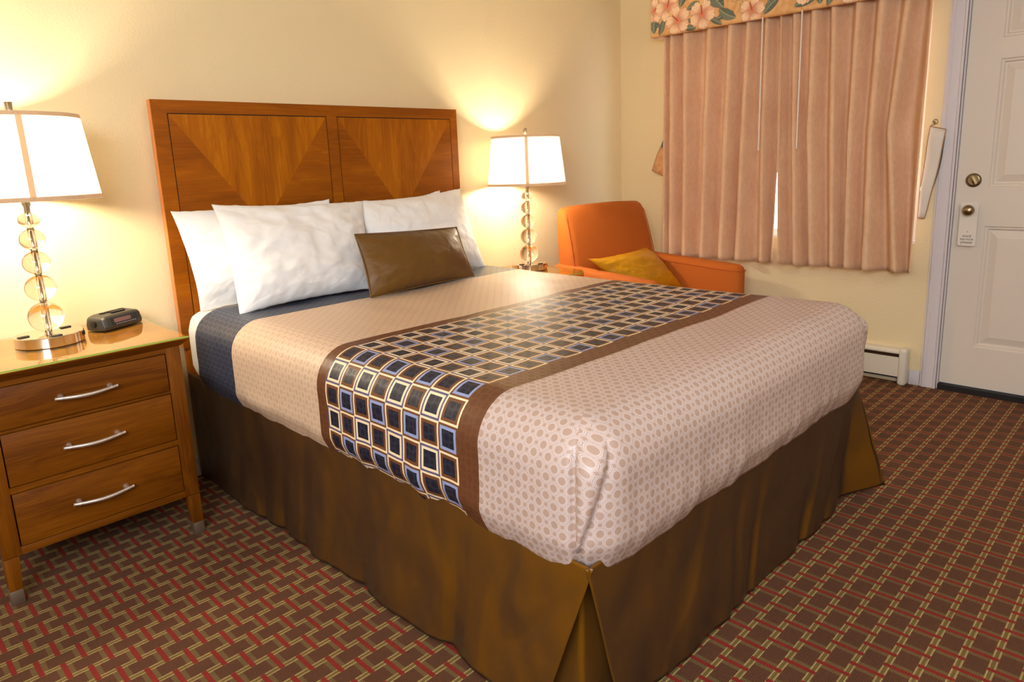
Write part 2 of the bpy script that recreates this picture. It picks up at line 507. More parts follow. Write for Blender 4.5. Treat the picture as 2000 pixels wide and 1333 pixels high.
# door: slab with raised panels, casing, threshold
d1 = struct(empty('door_1', (WX + .02, DY1 - .008, 0)))       # local y runs 0 .. -.97
DW = .965; DT = 2.13
pz = [(.258, .908), (1.108, 1.738), (1.838, 2.03)]
py = [(-.143, -.425), (-.545, -.827)]
bm = bmesh.new()
ys = [0.] + [v for p in py for v in p] + [-DW]; zs = [.035] + [v for p in pz for v in p] + [DT]
for i in range(len(ys) - 1):
    for j in range(len(zs) - 1):
        if i % 2 == 1 and j % 2 == 1: continue
        bbox(bm, 0, .04, ys[i + 1], ys[i], zs[j], zs[j + 1])
bmesh.ops.remove_doubles(bm, verts=bm.verts, dist=1e-5)
fin(bm, 'door_slab', 'door_paint', d1)
for (a, b) in py:
    for (c, d) in pz:
        # sunk moulding, then the raised field
        lv = [(0., .0), (.006, .007), (.013, .007), (.020, .018), (.026, .018), (.062, .005), (.0625, .005)]
        bm = bmesh.new(); rings = []
        for ins, dep in lv:
            rings.append([bm.verts.new((dep, y, z)) for y, z in ((a - ins, c + ins), (b + ins, c + ins), (b + ins, d - ins), (a - ins, d - ins))])
        for r0, r1 in zip(rings, rings[1:]):
            for k in range(4): bm.faces.new([r0[k], r0[(k + 1) % 4], r1[(k + 1) % 4], r1[k]])
        bm.faces.new(rings[-1])
        fin(bm, 'door_panel', 'door_paint', d1)
box('threshold', -.03, .04, -DW, 0, 0, .03, 'dark', d1)
prof = [(0, 0), (-.016, 0), (-.020, .008), (-.012, .014), (-.014, .050), (-.018, .056), (-.018, .066), (-.010, .072), (-.010, .078), (0, .078)]
t1 = struct(empty('trim_1', (WX, DY1 + .002, 0)))
prism('door_casing', prof, 2, 0, DZ + .07, 'casing_paint', t1)
prism('door_casing', [(x, -DW - .022 - y) for x, y in prof], 2, 0, DZ + .07, 'casing_paint', t1)
box('door_casing', -.018, 0, -DW - .02, 0, DZ, DZ + .07, 'casing_paint', t1)
bm = bmesh.new()
bbox(bm, 0, .14, -.008, 0.0, 0, DZ); bbox(bm, 0, .14, -DW - .02, -DW - .01, 0, DZ); bbox(bm, 0, .14, -DW - .02, 0, DZ - .012, DZ)
bbox(bm, .062, .075, -.02, 0.0, 0, DZ)
fin(bm, 'door_jamb', 'casing_paint', t1)
struct(box('baseboard_right', WX - .014, WX, -2.052, -1.998, 0, .085, 'casing_paint', bevel=.003))
struct(box('baseboard_back', LX, WX, -.012, 0, 0, .085, 'casing_paint'))
struct(box('baseboard_left', LX, LX + .012, FY, -.012, 0, .085, 'casing_paint'))

# deadbolt, knob
db = empty('deadbolt', (-.0, -.075, 1.144)); db.parent = d1
def xlathe(name, prof, mat, parent, seg=40):
    """turned about -x (out of the door)"""
    o = lathe(name, prof, mat, parent, seg)
    o.data.transform(Matrix.Rotation(-PI / 2, 4, 'Y'))
    return o
db.name = 'deadbolt'
xlathe('rose', [(0, 0), (.036, 0), (.036, .004), (.030, .011), (.026, .012), (.024, .009), (0, .009)], 'aged_nickel', db)
prism('thumb_turn', [(-.004, -.026), (.004, -.026), (.006, 0), (.004, .026), (-.004, .026), (-.006, 0)], 0, -.030, -.009, 'aged_nickel', db, bevel=.002)
db.children[1].rotation_euler = (math.radians(-28), 0, 0)
kb = empty('door_knob', (-.0, -.075, .992)); kb.parent = d1
xlathe('rose', [(0, 0), (.034, 0), (.034, .004), (.028, .010), (.014, .013), (0, .013)], 'aged_nickel', kb)
xlathe('knob', [(0, .012), (.011, .012), (.010, .032), (.016, .038), (.025, .044), (.0285, .054), (.027, .064), (.020, .072), (.010, .076), (0, .077)], 'aged_nickel', kb)

# the door hanger card hangs from the knob
hg = empty('door_hanger', (WX - .012, DY1 - .083 , .905), 0, 'small white door hanger card printed maid service please, hanging on the door knob', 'door hanger')
bm = bmesh.new()
HWD, H0, H1, HR, HC = .0405, -.100, .128, .0175, .087
out = []
def arc(cx, cz, r, a0, a1, n): return [(cx + r * math.cos(math.radians(a0 + (a1 - a0) * i / n)), cz + r * math.sin(math.radians(a0 + (a1 - a0) * i / n))) for i in range(n + 1)]
outer = arc(HWD - .01, H1 - .01, .01, 0, 90, 4) + arc(-HWD + .01, H1 - .01, .01, 90, 180, 4) + arc(-HWD + .01, H0 + .01, .01, 180, 270, 4) + arc(HWD - .01, H0 + .01, .01, 270, 360, 4)
inner = arc(0, HC, HR, 0, 360, 20)[:-1]
for xx in (0, -.0012):
    vo = [bm.verts.new((xx, p[0], p[1])) for p in outer]; vi = [bm.verts.new((xx, p[0], p[1])) for p in inner]
    eo = [bm.edges.new((vo[i], vo[(i + 1) % len(vo)])) for i in range(len(vo))]
    ei = [bm.edges.new((vi[i], vi[(i + 1) % len(vi)])) for i in range(len(vi))]
    bmesh.ops.triangle_fill(bm, edges=eo + ei, use_beauty=True)
fin(bm, 'card', 'card', hg)
def text(name, s, size, loc, rot, mat, parent, extrude=.0003):
    cu = bpy.data.curves.new(name, 'FONT'); cu.body = s; cu.size = size; cu.extrude = extrude
    cu.align_x = 'CENTER'; cu.align_y = 'CENTER'; cu.space_character = 1.12
    t = bpy.data.objects.new(name, cu); COL.objects.link(t)
    bpy.context.view_layer.update()
    me = bpy.data.meshes.new_from_object(t.evaluated_get(bpy.context.evaluated_depsgraph_get()))
    bpy.data.objects.remove(t)
    o = link(name, me, mat, parent); o.location = loc; o.rotation_euler = rot
    return o
for i, s in enumerate(('maid', 'service', 'please')):
    text('printed_word', s, .0185, (-.0018, 0, -.048 - .0165 * i), (PI / 2, 0, -PI / 2), 'ink', hg)
text('printed_mark', '^', .014, (-.0018, 0, -.028), (PI / 2, 0, -PI / 2), 'ink', hg)

# ------------------------------------------------------------------ bed
bed = empty('bed', (.8, -1.15, 0), 0, 'queen bed with a white fitted sheet, made up with a satin bedspread and brown skirt', 'bed')
bm = bmesh.new(); bbox(bm, -.80, .80, -1.10, 1.08, .455, .772)
o = fin(bm, 'mattress', 'sheet', bed, bevel=.085, seg=6, autos=True)
box('box_spring', -.70, .70, -1.0, 1.06, .17, .45, 'sheet', bed, bevel=.02)
for sx in (-.7, .7):
    for sy in (-.95, .95): box('leg', sx - .03, sx + .03, sy - .03, sy + .03, 0, .17, 'dark', bed)

def make_spread():
    X0, X1, Y0, Y1, ZT, R = -.014, 1.612, -2.285, -.252, .782, .115
    ix0, ix1, iy0 = X0 + R, X1 - R, Y0 + R
    verts = []; faces = []; uvs = []           # uvs per face corner
    def disp(p, n, drop, s):
        """soft sag of the quilt on top, gathers towards the hem"""
        x, y, z = p
        d = .006 * nz(x, y, z, 2.2) + .003 * nz(x, y, z, 7.)
        if drop > .09:
            k = min(1, (drop - .09) / .26)
            kk = .35 + .65 * min(1, max(0, (s - .9) / .5))
            d += .004 * k + kk * k * k * (.010 * nz(s * 8, drop * 2.2, 3.) + .006 * nz(s * 22, drop * 3, 7.))
            d += .0035 * k * nz(s * 4 + drop * 10, drop * 14 - s * 3, 1.)
        if drop > .33: d -= (drop - .33) ** 1.3 * .9
        return p + n * d
    PN = 26
    prof = []                                   # (offset, dz, arc length, normal tilt)
    for i in range(11):
        a = PI / 2 * i / 10; prof.append((R * math.sin(a), -R * (1 - math.cos(a)), R * a, a))
    L = .345
    for i in range(1, 19): 
        tt = i / 18; prof.append((R, -R - tt * (L - R + .0), R * PI / 2 + tt * (L - R), PI / 2))
    def hem_scale(s): return 1 + .035 * nz(s * 4, 0, 9.) + .012 * nz(s * 16, 4, 2.) + .035 * math.exp(-((s - 2.18) / .10) ** 2)
    xs = np.linspace(ix0, ix1, 110); ys = np.linspace(Y1, iy0, 140)
    def add(p): verts.append(tuple(p)); return len(verts) - 1
    # top
    top = {}
    for j, y in enumerate(ys):
        for i, x in enumerate(xs):
            p = disp(Vector((x, y, ZT)), Vector((0, 0, 1)), 0, 0); top[i, j] = add(p)
    for j in range(len(ys) - 1):
        for i in range(len(xs) - 1):
            faces.append((top[i, j], top[i, j + 1], top[i + 1, j + 1], top[i + 1, j]))
            uvs.append([(xs[a], ys[b]) for a, b in ((i, j), (i, j + 1), (i + 1, j + 1), (i + 1, j))])
    def strip(base, nrm, uvf, svals, first):
        n = len(base); idx = []
        for k in range(n):
            row = []
            for q, (off, dz, al, a) in enumerate(prof):
                if q == 0: row.append(first[k]); continue
                hs = hem_scale(svals[k])
                dzz = dz if dz > -R else -R + (dz + R) * hs
                p = base[k] + nrm[k] * off + Vector((0, 0, dzz))
                nn = (nrm[k] * math.sin(a) + Vector((0, 0, math.cos(a)))).normalized()
                p = disp(p, nn, al, svals[k])
                p = fold(p, nrm[k], al, svals[k])
                row.append(add(p))
            idx.append(row)
        for k in range(n - 1):
            for q in range(len(prof) - 1):
                faces.append((idx[k][q], idx[k][q + 1], idx[k + 1][q + 1], idx[k + 1][q]))
                uvs.append([uvf(k, prof[q][2]), uvf(k, prof[q + 1][2]), uvf(k + 1, prof[q + 1][2]), uvf(k + 1, prof[q][2])])
        return idx
    sl = iy0 - Y1                                # negative length
    fc = [None]
    def fold(p, n, al, s):
        # the tucked corner: a standing pleat and the crease beside it
        for c, sgn in (((fc_s0), 1), ((fc_s1), -1)):
            e = (s - c) * sgn
            k = min(1, max(0, (al - .09) / .05))
            W = .085 * max(0.05, 1 - max(0, al - .10) / .26)
            if 0 < e < W: p = p + n * k * .024 * math.sin(PI * e / W) ** .6
            p = p - n * k * .012 * math.exp(-((e + .004) / .007) ** 2)
            p = p - n * k * .006 * math.exp(-((e - W - .004) / .007) ** 2)
        return p
    arcl = R * PI / 2
    fc_s0 = -sl + arcl * .30
    fc_s1 = -sl + arcl + (ix1 - ix0) + arcl * .70
    # left side (head to foot)
    A = strip([Vector((ix0, y, ZT)) for y in ys], [Vector((-1, 0, 0))] * len(ys), lambda k, al: (ix0 - al, ys[k]), [Y1 - y for y in ys], [top[0, j] for j in range(len(ys))])
    # foot
    sf = -sl + arcl
    jj = len(ys) - 1
    B = strip([Vector((x, iy0, ZT)) for x in xs], [Vector((0, -1, 0))] * len(xs), lambda k, al: (xs[k], iy0 - al), [sf + (x - ix0) for x in xs], [top[i, jj] for i in range(len(xs))])
    # right side, foot to head
    yr = ys[::-1]; sr = sf + (ix1 - ix0) + arcl
    Cc = strip([Vector((ix1, y, ZT)) for y in yr], [Vector((1, 0, 0))] * len(yr), lambda k, al: (ix1 + al, yr[k]), [sr + (y - iy0) for y in yr], [top[len(xs) - 1, jj - j] for j in range(len(ys))])
    # corners
    NC = 40
    def corner(cx, a0, s0, idx0, idx1, left):
        rows = [idx0]
        for c in range(1, NC):
            th = PI / 2 * c / NC; s = s0 + arcl * c / NC
            nrm = Vector((-math.cos(th), -math.sin(th), 0)) if left else Vector((math.sin(th), -math.cos(th), 0))
            row = [idx0[0]]
            for q, (off, dz, al, a) in enumerate(prof):
                if q == 0: continue
                hs = hem_scale(s); dzz = dz if dz > -R else -R + (dz + R) * hs
                p = Vector((cx, iy0, ZT)) + nrm * off + Vector((0, 0, dzz))
                nn = (nrm * math.sin(a) + Vector((0, 0, math.cos(a)))).normalized()
                p = fold(disp(p, nn, al, s), nrm, al, s); row.append(add(p))
            rows.append(row)
        rows.append(idx1)
        for c in range(NC):
            half = c + .5 < NC * .30 if left else c + .5 < NC * .70
            for q in range(len(prof) - 1):
                if q == 0: f = (rows[c][0], rows[c][1], rows[c + 1][1])
                else: f = (rows[c][q], rows[c][q + 1], rows[c + 1][q + 1], rows[c + 1][q])
                cs = [(c, q), (c, q + 1), (c + 1, q + 1)] + ([] if q == 0 else [(c + 1, q)])
                u = []
                for cc, qq in cs:
                    al = prof[qq][2]; w = arcl * 1.05
                    if left: u.append((cx - al, iy0 - w * cc / NC * min(1, al / .17)) if half else (cx - w * (1 - cc / NC) * min(1, al / .17), iy0 - al))
                    else: u.append((cx + w * cc / NC * min(1, al / .17), iy0 - al) if half else (cx + al, iy0 - w * (1 - cc / NC) * min(1, al / .17)))
                faces.append(f); uvs.append(u)
    corner(ix0, 0, -sl, A[-1], B[0], True)
    corner(ix1, 0, sf + (ix1 - ix0), B[-1], Cc[0], False)
    me = bpy.data.meshes.new('bedspread'); me.from_pydata(verts, [], faces)
    l = me.uv_layers.new(name='UVMap'); l.data.foreach_set('uv', [c for u in uvs for p in u for c in p])
    o = link('bedspread', me, 'spread', None, True)
    sd = o.modifiers.new('thickness', 'SOLIDIFY'); sd.thickness = .005; sd.offset = -1
    return o
tag(make_spread(), 'satin bedspread with ring pattern, navy head band and a blue and cream squares runner', 'bedspread')

# bed skirt
def pw(pts, s):
    """piecewise linear through (s, vector)"""
    for (a, p), (b, q) in zip(pts, pts[1:]):
        if s <= b: t = (s - a) / (b - a); return Vector(p) * (1 - t) + Vector(q) * t
    return Vector(pts[-1][1])
def skirt_panel(name, topp, botp, n, m, seed, amp, parent, gather=1.):
    P = np.zeros((n, m, 3))
    for i in range(n):
        s = i / (n - 1)
        a = pw(topp, s); b = pw(botp, s)
        a2 = pw(topp, min(1, s + .01)) - pw(topp, max(0, s - .01)); nn = Vector((a2.y, -a2.x, 0)).normalized()
        L = (Vector(topp[-1][1]) - Vector(topp[0][1])).length
        for j in range(m):
            t = j / (m - 1)
            p = a * (1 - t) + b * t
            w = s * L
            f = amp * (t ** 1.2) * (nz(w * 4.2, t * .8, seed) + .55 * nz(w * 9 + t * 1.5, t * 1.2, seed + 3)) + .005 * nz(w * 4 + t * 2, t * 2 - w * 2, seed + 9) * min(1, 3 * t + .2)
            f += .0015 * nz(w * 15 - t * 2, t * 4, seed + 5)
            # long soft folds falling from the hem above
            g = abs(nz(w * 4.0 + .5 * t, t * .6, seed + 12)); f -= .012 * (max(0, .16 - g) / .16) ** .7 * t
            p = p + nn * f
            if j == m - 1: p.z += .004 * nz(w * 20, 0, seed)
            P[i, j] = p
    return grid(name, P, 'skirt', parent, thick=.003)
sk = empty('bed_skirt', (.8, -1.15, 0), 0, 'dark brown satin bed skirt hanging below the bedspread down to the carpet', 'bed skirt')
sk0 = Vector((-.8, 1.15, 0))
def V3(L): return [(s, Vector(p) + sk0) for s, p in L]
ZS = .475
skirt_panel('side_panel', V3([(0, (.004, -.06, ZS + .02)), (1, (.006, -2.262, ZS))]), V3([(0, (-.005, -.06, .012)), (.3, (.012, -.7, .012)), (.93, (.004, -2.00, .012)), (1, (.012, -2.09, .012))]), 260, 44, 2., .015, sk)
skirt_panel('foot_panel', V3([(0, (-.006, -2.252, ZS)), (.96, (1.56, -2.250, ZS)), (1, (1.605, -2.245, ZS))]), V3([(0, (.13, -2.245, .012)), (.9, (1.45, -2.245, .012)), (.955, (1.585, -2.235, .015)), (1, (1.76, -2.325, .03))]), 220, 44, 11., .014, sk)
skirt_panel('side_panel', V3([(0, (1.605, -2.245, ZS)), (.04, (1.61, -2.2, ZS)), (1, (1.60, -.06, ZS))]), V3([(0, (1.76, -2.325, .03)), (.06, (1.70, -2.2, .012)), (.2, (1.63, -1.95, .012)), (1, (1.60, -.06, .012))]), 120, 24, 21., .02, sk)
skirt_panel('corner_pleat', V3([(0, (.045, -2.10, ZS - .01)), (.45, (.035, -2.205, ZS - .01)), (1, (.13, -2.215, ZS - .01))]), V3([(0, (.045, -1.98, .012)), (.25, (.055, -2.06, .012)), (.5, (.05, -2.185, .012)), (.8, (.13, -2.20, .012)), (1, (.26, -2.215, .012))]), 50, 30, 31., .010, sk)

# ------------------------------------------------------------------ headboard
hb = empty('headboard', (.8, -.04, 0), 0, 'cherry veneer headboard with two diagonal matched panels behind the bed', 'headboard')
HX0, HX1, HZ0, HZ1 = -.8, .8, .60, 1.625
box('core_board', HX0, HX1, -.018, .018, HZ0, HZ1, 'edge_wood', hb, bevel=.001, g=2)
yf0, yf1 = -.0245, -.018
PXS = [(-.740, -.019), (.041, .751)]; PZ0, PZ1 = .605, 1.571
gp = .002
prism('top_rail', [(HX0, HZ1), (HX1, HZ1), (PXS[1][1] + gp, PZ1 + gp), (PXS[0][0] - gp, PZ1 + gp)], 1, yf0, yf1, 'veneer', hb, g=0)
prism('stile', [(HX0, HZ1), (PXS[0][0] - gp, PZ1 + gp), (PXS[0][0] - gp, HZ0), (HX0, HZ0)], 1, yf0, yf1, 'veneer', hb, g=0)
prism('stile', [(HX1, HZ1), (PXS[1][1] + gp, PZ1 + gp), (PXS[1][1] + gp, HZ0), (HX1, HZ0)], 1, yf0, yf1, 'veneer', hb, g=0)
prism('stile', [(PXS[0][1] + gp, PZ1 + gp), (PXS[1][0] - gp, PZ1 + gp), (PXS[1][0] - gp, HZ0), (PXS[0][1] + gp, HZ0)], 1, yf0, yf1, 'veneer', hb, g=0)
for (a, b) in PXS:
    a += gp; b -= gp; c = PZ0; d = PZ1 - gp; mx_, mz_ = (a + b) / 2, (c + d) / 2
    box('inlay_line', a - 2 * gp, b + 2 * gp, -.0205, -.018, c - gp, d + 2 * gp, 'groove', hb)
    prism('veneer_panel', [(a, d), (b, d), (mx_, mz_)], 1, yf0, yf1, 'veneer_light', hb, g=2)
    prism('veneer_panel', [(a, c), (b, c), (mx_, mz_)], 1, yf0, yf1, 'veneer_light', hb, g=2)
    prism('veneer_panel', [(a, c), (a, d), (mx_, mz_)], 1, yf0, yf1, 'veneer', hb, g=0)
    prism('veneer_panel', [(b, c), (b, d), (mx_, mz_)], 1, yf0, yf1, 'veneer', hb, g=0)
for x in (HX0 + .012, HX1 - .062): box('leg', x, x + .05, -.022, .016, 0, HZ0, 'veneer', hb, bevel=.003, g=2)

# ------------------------------------------------------------------ pillows
def pillow(name, c, thick, mat, label, cat, seed, group=None, wr=.010, n=96, pinch=.05, parent=None, sag=0., sub=1.4):
    """c: bottom-left, bottom-right, top-right, top-left corners"""
    c = [Vector(v) for v in c]
    org = (c[0] + c[1]) / 2
    o_ = Vector((org.x, org.y, org.z))
    nrm = (c[1] - c[0]).cross(c[3] - c[0]).normalized()
    bm = bmesh.new(); V = {}
    ew = (c[1] - c[0]).length; eh = (c[3] - c[0]).length
    for side in (1, -1):
        for i in range(n + 1):
            for j in range(n + 1):
                edge = i in (0, n) or j in (0, n)
                if side == -1 and edge: V[side, i, j] = V[1, i, j]; continue
                u = 2 * i / n - 1; v = 2 * j / n - 1
                # ease the grid towards the rim
                uu = math.sin(u * PI / 2) * .35 + u * .65; vv = math.sin(v * PI / 2) * .35 + v * .65
                pu = uu * (1 - pinch * (1 - vv * vv) * abs(uu) ** 3); pv = vv * (1 - pinch * 1.3 * (1 - uu * uu) * abs(vv) ** 3)
                a, b = (pu + 1) / 2, (pv + 1) / 2
                p = c[0] * (1 - a) * (1 - b) + c[1] * a * (1 - b) + c[2] * a * b + c[3] * (1 - a) * b
                h = (max(0, 1 - abs(uu) ** 2.6) ** .72) * (max(0, 1 - abs(vv) ** 2.6) ** .72)
                h *= 1 + sag * (-vv) 
                t = thick / 2 * h
                X_, Y_ = uu * ew, vv * eh
                rr = max(abs(uu), abs(vv))
                w = wr * (.9 * nz(X_ * 3 + Y_ * 2, Y_ * 6, seed) + .45 * nz(X_ * 9, Y_ * 11, seed + 2))
                # puckers radiating from the rim
                ang = X_ * 13 if abs(vv) > abs(uu) else Y_ * 13
                w += wr * 1.1 * max(0, rr - .55) / .45 * nz(ang, rr * 1.4, seed + side * 3) * (1 - rr * .55)
                # creases running from the corners
                dg = abs(abs(uu) - abs(vv)); cr = math.exp(-(dg / .10) ** 2) * min(1, rr * 1.3) * (1 - rr ** 6)
                w -= wr * .6 * cr * nz(uu * 2, vv * 2, seed + 8)
                # sharp little folds in the cotton
                rd = 1 - abs(nz(X_ * 5 + Y_ * 3.5, Y_ * 7 - X_ * 2.5, seed + 5)) * 5
                w += wr * .16 * max(0, rd) ** 2 * (1 if not edge else 0)
                rd = 1 - abs(nz(X_ * 3 - Y_ * 6, Y_ * 4 + X_ * 5, seed + 15)) * 7
                w -= wr * .14 * max(0, rd) ** 2
                k = min(1, h * 2.2 + .12)
                q = p + nrm * (t * side + w * k)
                q += nrm * .010 * nz(u * 1.3, v * 1.3, seed + 20)
                if edge: q += Vector((0, 0, .004 * nz(X_ * 14, Y_ * 14, seed)))
                V[side, i, j] = bm.verts.new(q - o_)
    for side in (1, -1):
        for i in range(n):
            for j in range(n):
                f = [V[side, i, j], V[side, i + 1, j], V[side, i + 1, j + 1], V[side, i, j + 1]]
                if side < 0: f = f[::-1]
                if len(set(f)) >= 3:
                    try: bm.faces.new(f)
                    except ValueError: pass
    o = fin(bm, name, mat, parent, smooth=True); o.location = o_
    if label: tag(o, label, cat, group)
    rim = [V and None]
    return o
G = 'white bed pillows against the headboard'
pillow('pillow', [(.032, -.215, .772), (.71, -.215, .772), (.73, -.112, 1.185), (.004, -.112, 1.183)], .12, 'white_cotton', 'white pillow leaning on the headboard at the left, behind the larger front left pillow', 'pillow', 1., G)
pillow('pillow', [(.84, -.20, .772), (1.48, -.20, .772), (1.418, -.108, 1.193), (1.0, -.108, 1.15)], .10, 'white_cotton', 'white pillow almost hidden behind the front right pillow, only its top corner showing', 'pillow', 4., G)
pillow('pillow', [(.098, -.435, .775), (.755, -.435, .785), (.845, -.22, 1.17), (.130, -.215, 1.205)], .19, 'white_cotton', 'large plump white pillow in front on the left half of the bed', 'pillow', 7., G, wr=.014, sag=.12)
pillow('pillow', [(.765, -.40, .785), (1.485, -.37, .782), (1.525, -.15, 1.195), (.82, -.19, 1.17)], .18, 'white_cotton', 'white pillow in front on the right half of the bed, behind the brown cushion', 'pillow', 12., G, wr=.014, sag=.12)
bc = pillow('cushion', [(.562, -.655, .793), (1.188, -.605, .793), (1.205, -.475, 1.022), (.585, -.535, 1.05)], .15, 'brown_satin', 'oblong dark brown satin cushion with piped edge leaning on the white pillows', 'cushion', 15., wr=.006, pinch=.035)
def piping(parent, c, r, mat):
    c = [Vector(v) - parent.location for v in c]; pts = []
    n = 16
    for k in range(4):
        a, b = c[k], c[(k + 1) % 4]; mid = sum(c, Vector()) / 4
        for i in range(n):
            t = i / n; p = a.lerp(b, t); q = (mid - p); w = (1 - (2 * t - 1) ** 2)
            pts.append(p + q * w * .03)
    pts.append(pts[0])
    tube('piping', pts, r, mat, parent, 8)
piping(bc, [(.562, -.657, .795), (1.188, -.607, .795), (1.205, -.477, 1.022), (.585, -.537, 1.05)], .0035, 'brown_satin')

# ------------------------------------------------------------------ bedside chest
def handle(parent, cx, cz, y):
    h = []
    for i in range(25):
        s = -1 + 2 * i / 24
        h.append((cx + s * .092, y - .022 - .012 * math.cos(min(1, abs(s) / .8) * PI / 2) ** 1.2 + (.004 if abs(s) > .85 else 0), cz - .004 * math.cos(s * PI / 2)))
    o = tube('handle', h, [.0054 + .0012 * (1 - abs(-1 + 2 * i / 24)) for i in range(25)], 'brushed', parent, 12)
    bm = bmesh.new()
    for s in (-.072, .072): tube_bm(bm, [(cx + s, y, cz), (cx + s, y - .024, cz)], [.0095, .0055], 12)
    b = fin(bm, 'handle_post', 'brushed', parent, autos=True)
    me = o.data; bm2 = bmesh.new(); bm2.from_mesh(me); bm2.from_mesh(b.data); bm2.to_mesh(me); bm2.free()
    bpy.data.objects.remove(b)
    return o
ns = empty('nightstand', (-.481, -.29, 0), 0, 'three drawer brown wood nightstand with a glass top, left of the bed', 'nightstand')
FYN = -.250                                     # local y of the front face (world -.54)
bx0, bx1 = -.304, .304
box('case', bx0 + .02, bx1 - .02, FYN + .022, .25, .165, .735, 'chest_wood', ns, g=2)
for sx in (-1, 1):
    for fy in (0, 1):
        xo, xi = sx * .304, sx * (.254)
        y0, y1 = (FYN, FYN + .05) if fy == 0 else (.205, .255)
        a, b = min(xo, xi), max(xo, xi)
        bm = bmesh.new(); bbox(bm, a, b, y0, y1, .160, .738)
        lg = fin(bm, 'leg', 'chest_wood', ns, g=2, bevel=.002, autos=True)
        # tapered foot below the seam, metal ferrule
        xin = sx * .262; ti = sx * .268
        bm = bmesh.new()
        v = bbox(bm, min(xo, xin), max(xo, xin), y0, y1 - .006, .048, .158)
        for q in v:
            if q.co.z < .1 and abs(q.co.x - xin) < 1e-4: q.co.x = ti
            if q.co.z < .1 and q.co.y > y0 + .01: q.co.y -= .004
        fin(bm, 'foot', 'chest_wood', lg, g=2, bevel=.0015, autos=True)
        bm = bmesh.new(); bbox(bm, min(xo, ti) - .0008, max(xo, ti) + .0008, y0 - .0008, y1 - .009, 0, .048)
        fin(bm, 'ferrule', 'ferrule', lg, bevel=.002, autos=True)
box('bottom_rail', -.254, .254, FYN + .001, FYN + .03, .160, .186, 'chest_wood', ns, bevel=.0015)
box('rail', -.254, .254, FYN + .002, FYN + .03, .3655, .3855, 'chest_wood', ns)
box('rail', -.254, .254, FYN + .002, FYN + .03, .5625, .5715, 'chest_wood', ns)
box('rail', -.254, .254, FYN + .002, FYN + .03, .7105, .738, 'chest_wood', ns)
for z0, z1 in ((.189, .3625), (.3885, .5595), (.5745, .7075)):
    dr = box('drawer', -.2505, .2505, FYN - .001, FYN + .022, z0, z1, 'chest_wood', ns, bevel=.001)
    handle(dr, -.006, (z0 + z1) / 2, FYN - .001)
# chamfered top
bm = bmesh.new()
A = [bm.verts.new(c) for c in ((-.306, FYN - .004, .730), (.306, FYN - .004, .730), (.306, .26, .730), (-.306, .26, .730))]
B = [bm.verts.new(c) for c in ((-.332, FYN - .026, .753), (.332, FYN - .026, .753), (.332, .275, .753), (-.332, .275, .753))]
Cq = [bm.verts.new(c) for c in ((-.332, FYN - .026, .757), (.332, FYN - .026, .757), (.332, .275, .757), (-.332, .275, .757))]
bm.faces.new(A[::-1]); bm.faces.new(Cq)
for p, q in ((A, B), (B, Cq)):
    for k in range(4): bm.faces.new([p[k], p[(k + 1) % 4], q[(k + 1) % 4], q[k]])
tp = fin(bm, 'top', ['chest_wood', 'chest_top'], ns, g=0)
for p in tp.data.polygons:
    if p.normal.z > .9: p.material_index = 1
def glass_plate(parent, pts, z0, z1):
    o = prism('glass_top', pts, 2, z0, z1, ['sheet_glass', 'glass_edge'], parent)
    for p in o.data.polygons:
        if p.normal.y < -.3: p.material_index = 1
    return o
glass_plate(ns, [(-.331, FYN - .025), (.331, FYN - .025), (.331, .274), (-.331, .274)], .7575, .7635)

# the other bedside table
n2 = empty('nightstand', (1.87, -.31, 0), 0, 'brown wood nightstand with rounded corner and glass top, between bed and orange armchair', 'nightstand')
def rrect(x0, x1, y0, y1, r, n=8):
    pts = []
    for cx, cy, a0 in ((x1 - r, y1 - r, 0), (x0 + r, y1 - r, 90), (x0 + r, y0 + r, 180), (x1 - r, y0 + r, 270)):
        pts += [(cx + r * math.cos(math.radians(a0 + 90 * i / n)), cy + r * math.sin(math.radians(a0 + 90 * i / n))) for i in range(n + 1)]
    return pts
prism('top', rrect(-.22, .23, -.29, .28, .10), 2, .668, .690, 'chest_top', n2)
glass_plate(n2, rrect(-.219, .229, -.289, .279, .10), .6905, .6965)
box('case', -.19, .20, -.24, .25, .30, .668, 'chest_wood', n2, bevel=.003)
dr = box('drawer', -.17, .18, -.26, -.24, .50, .655, 'chest_wood', n2, bevel=.002); handle(dr, 0, .58, -.26)
dr = box('drawer', -.17, .18, -.26, -.24, .32, .48, 'chest_wood', n2, bevel=.002); handle(dr, 0, .40, -.26)
for sx in (-.18, .15):
    for sy in (-.23, .21): box('leg', sx, sx + .04, sy, sy + .04, 0, .30, 'chest_wood', n2, bevel=.003)

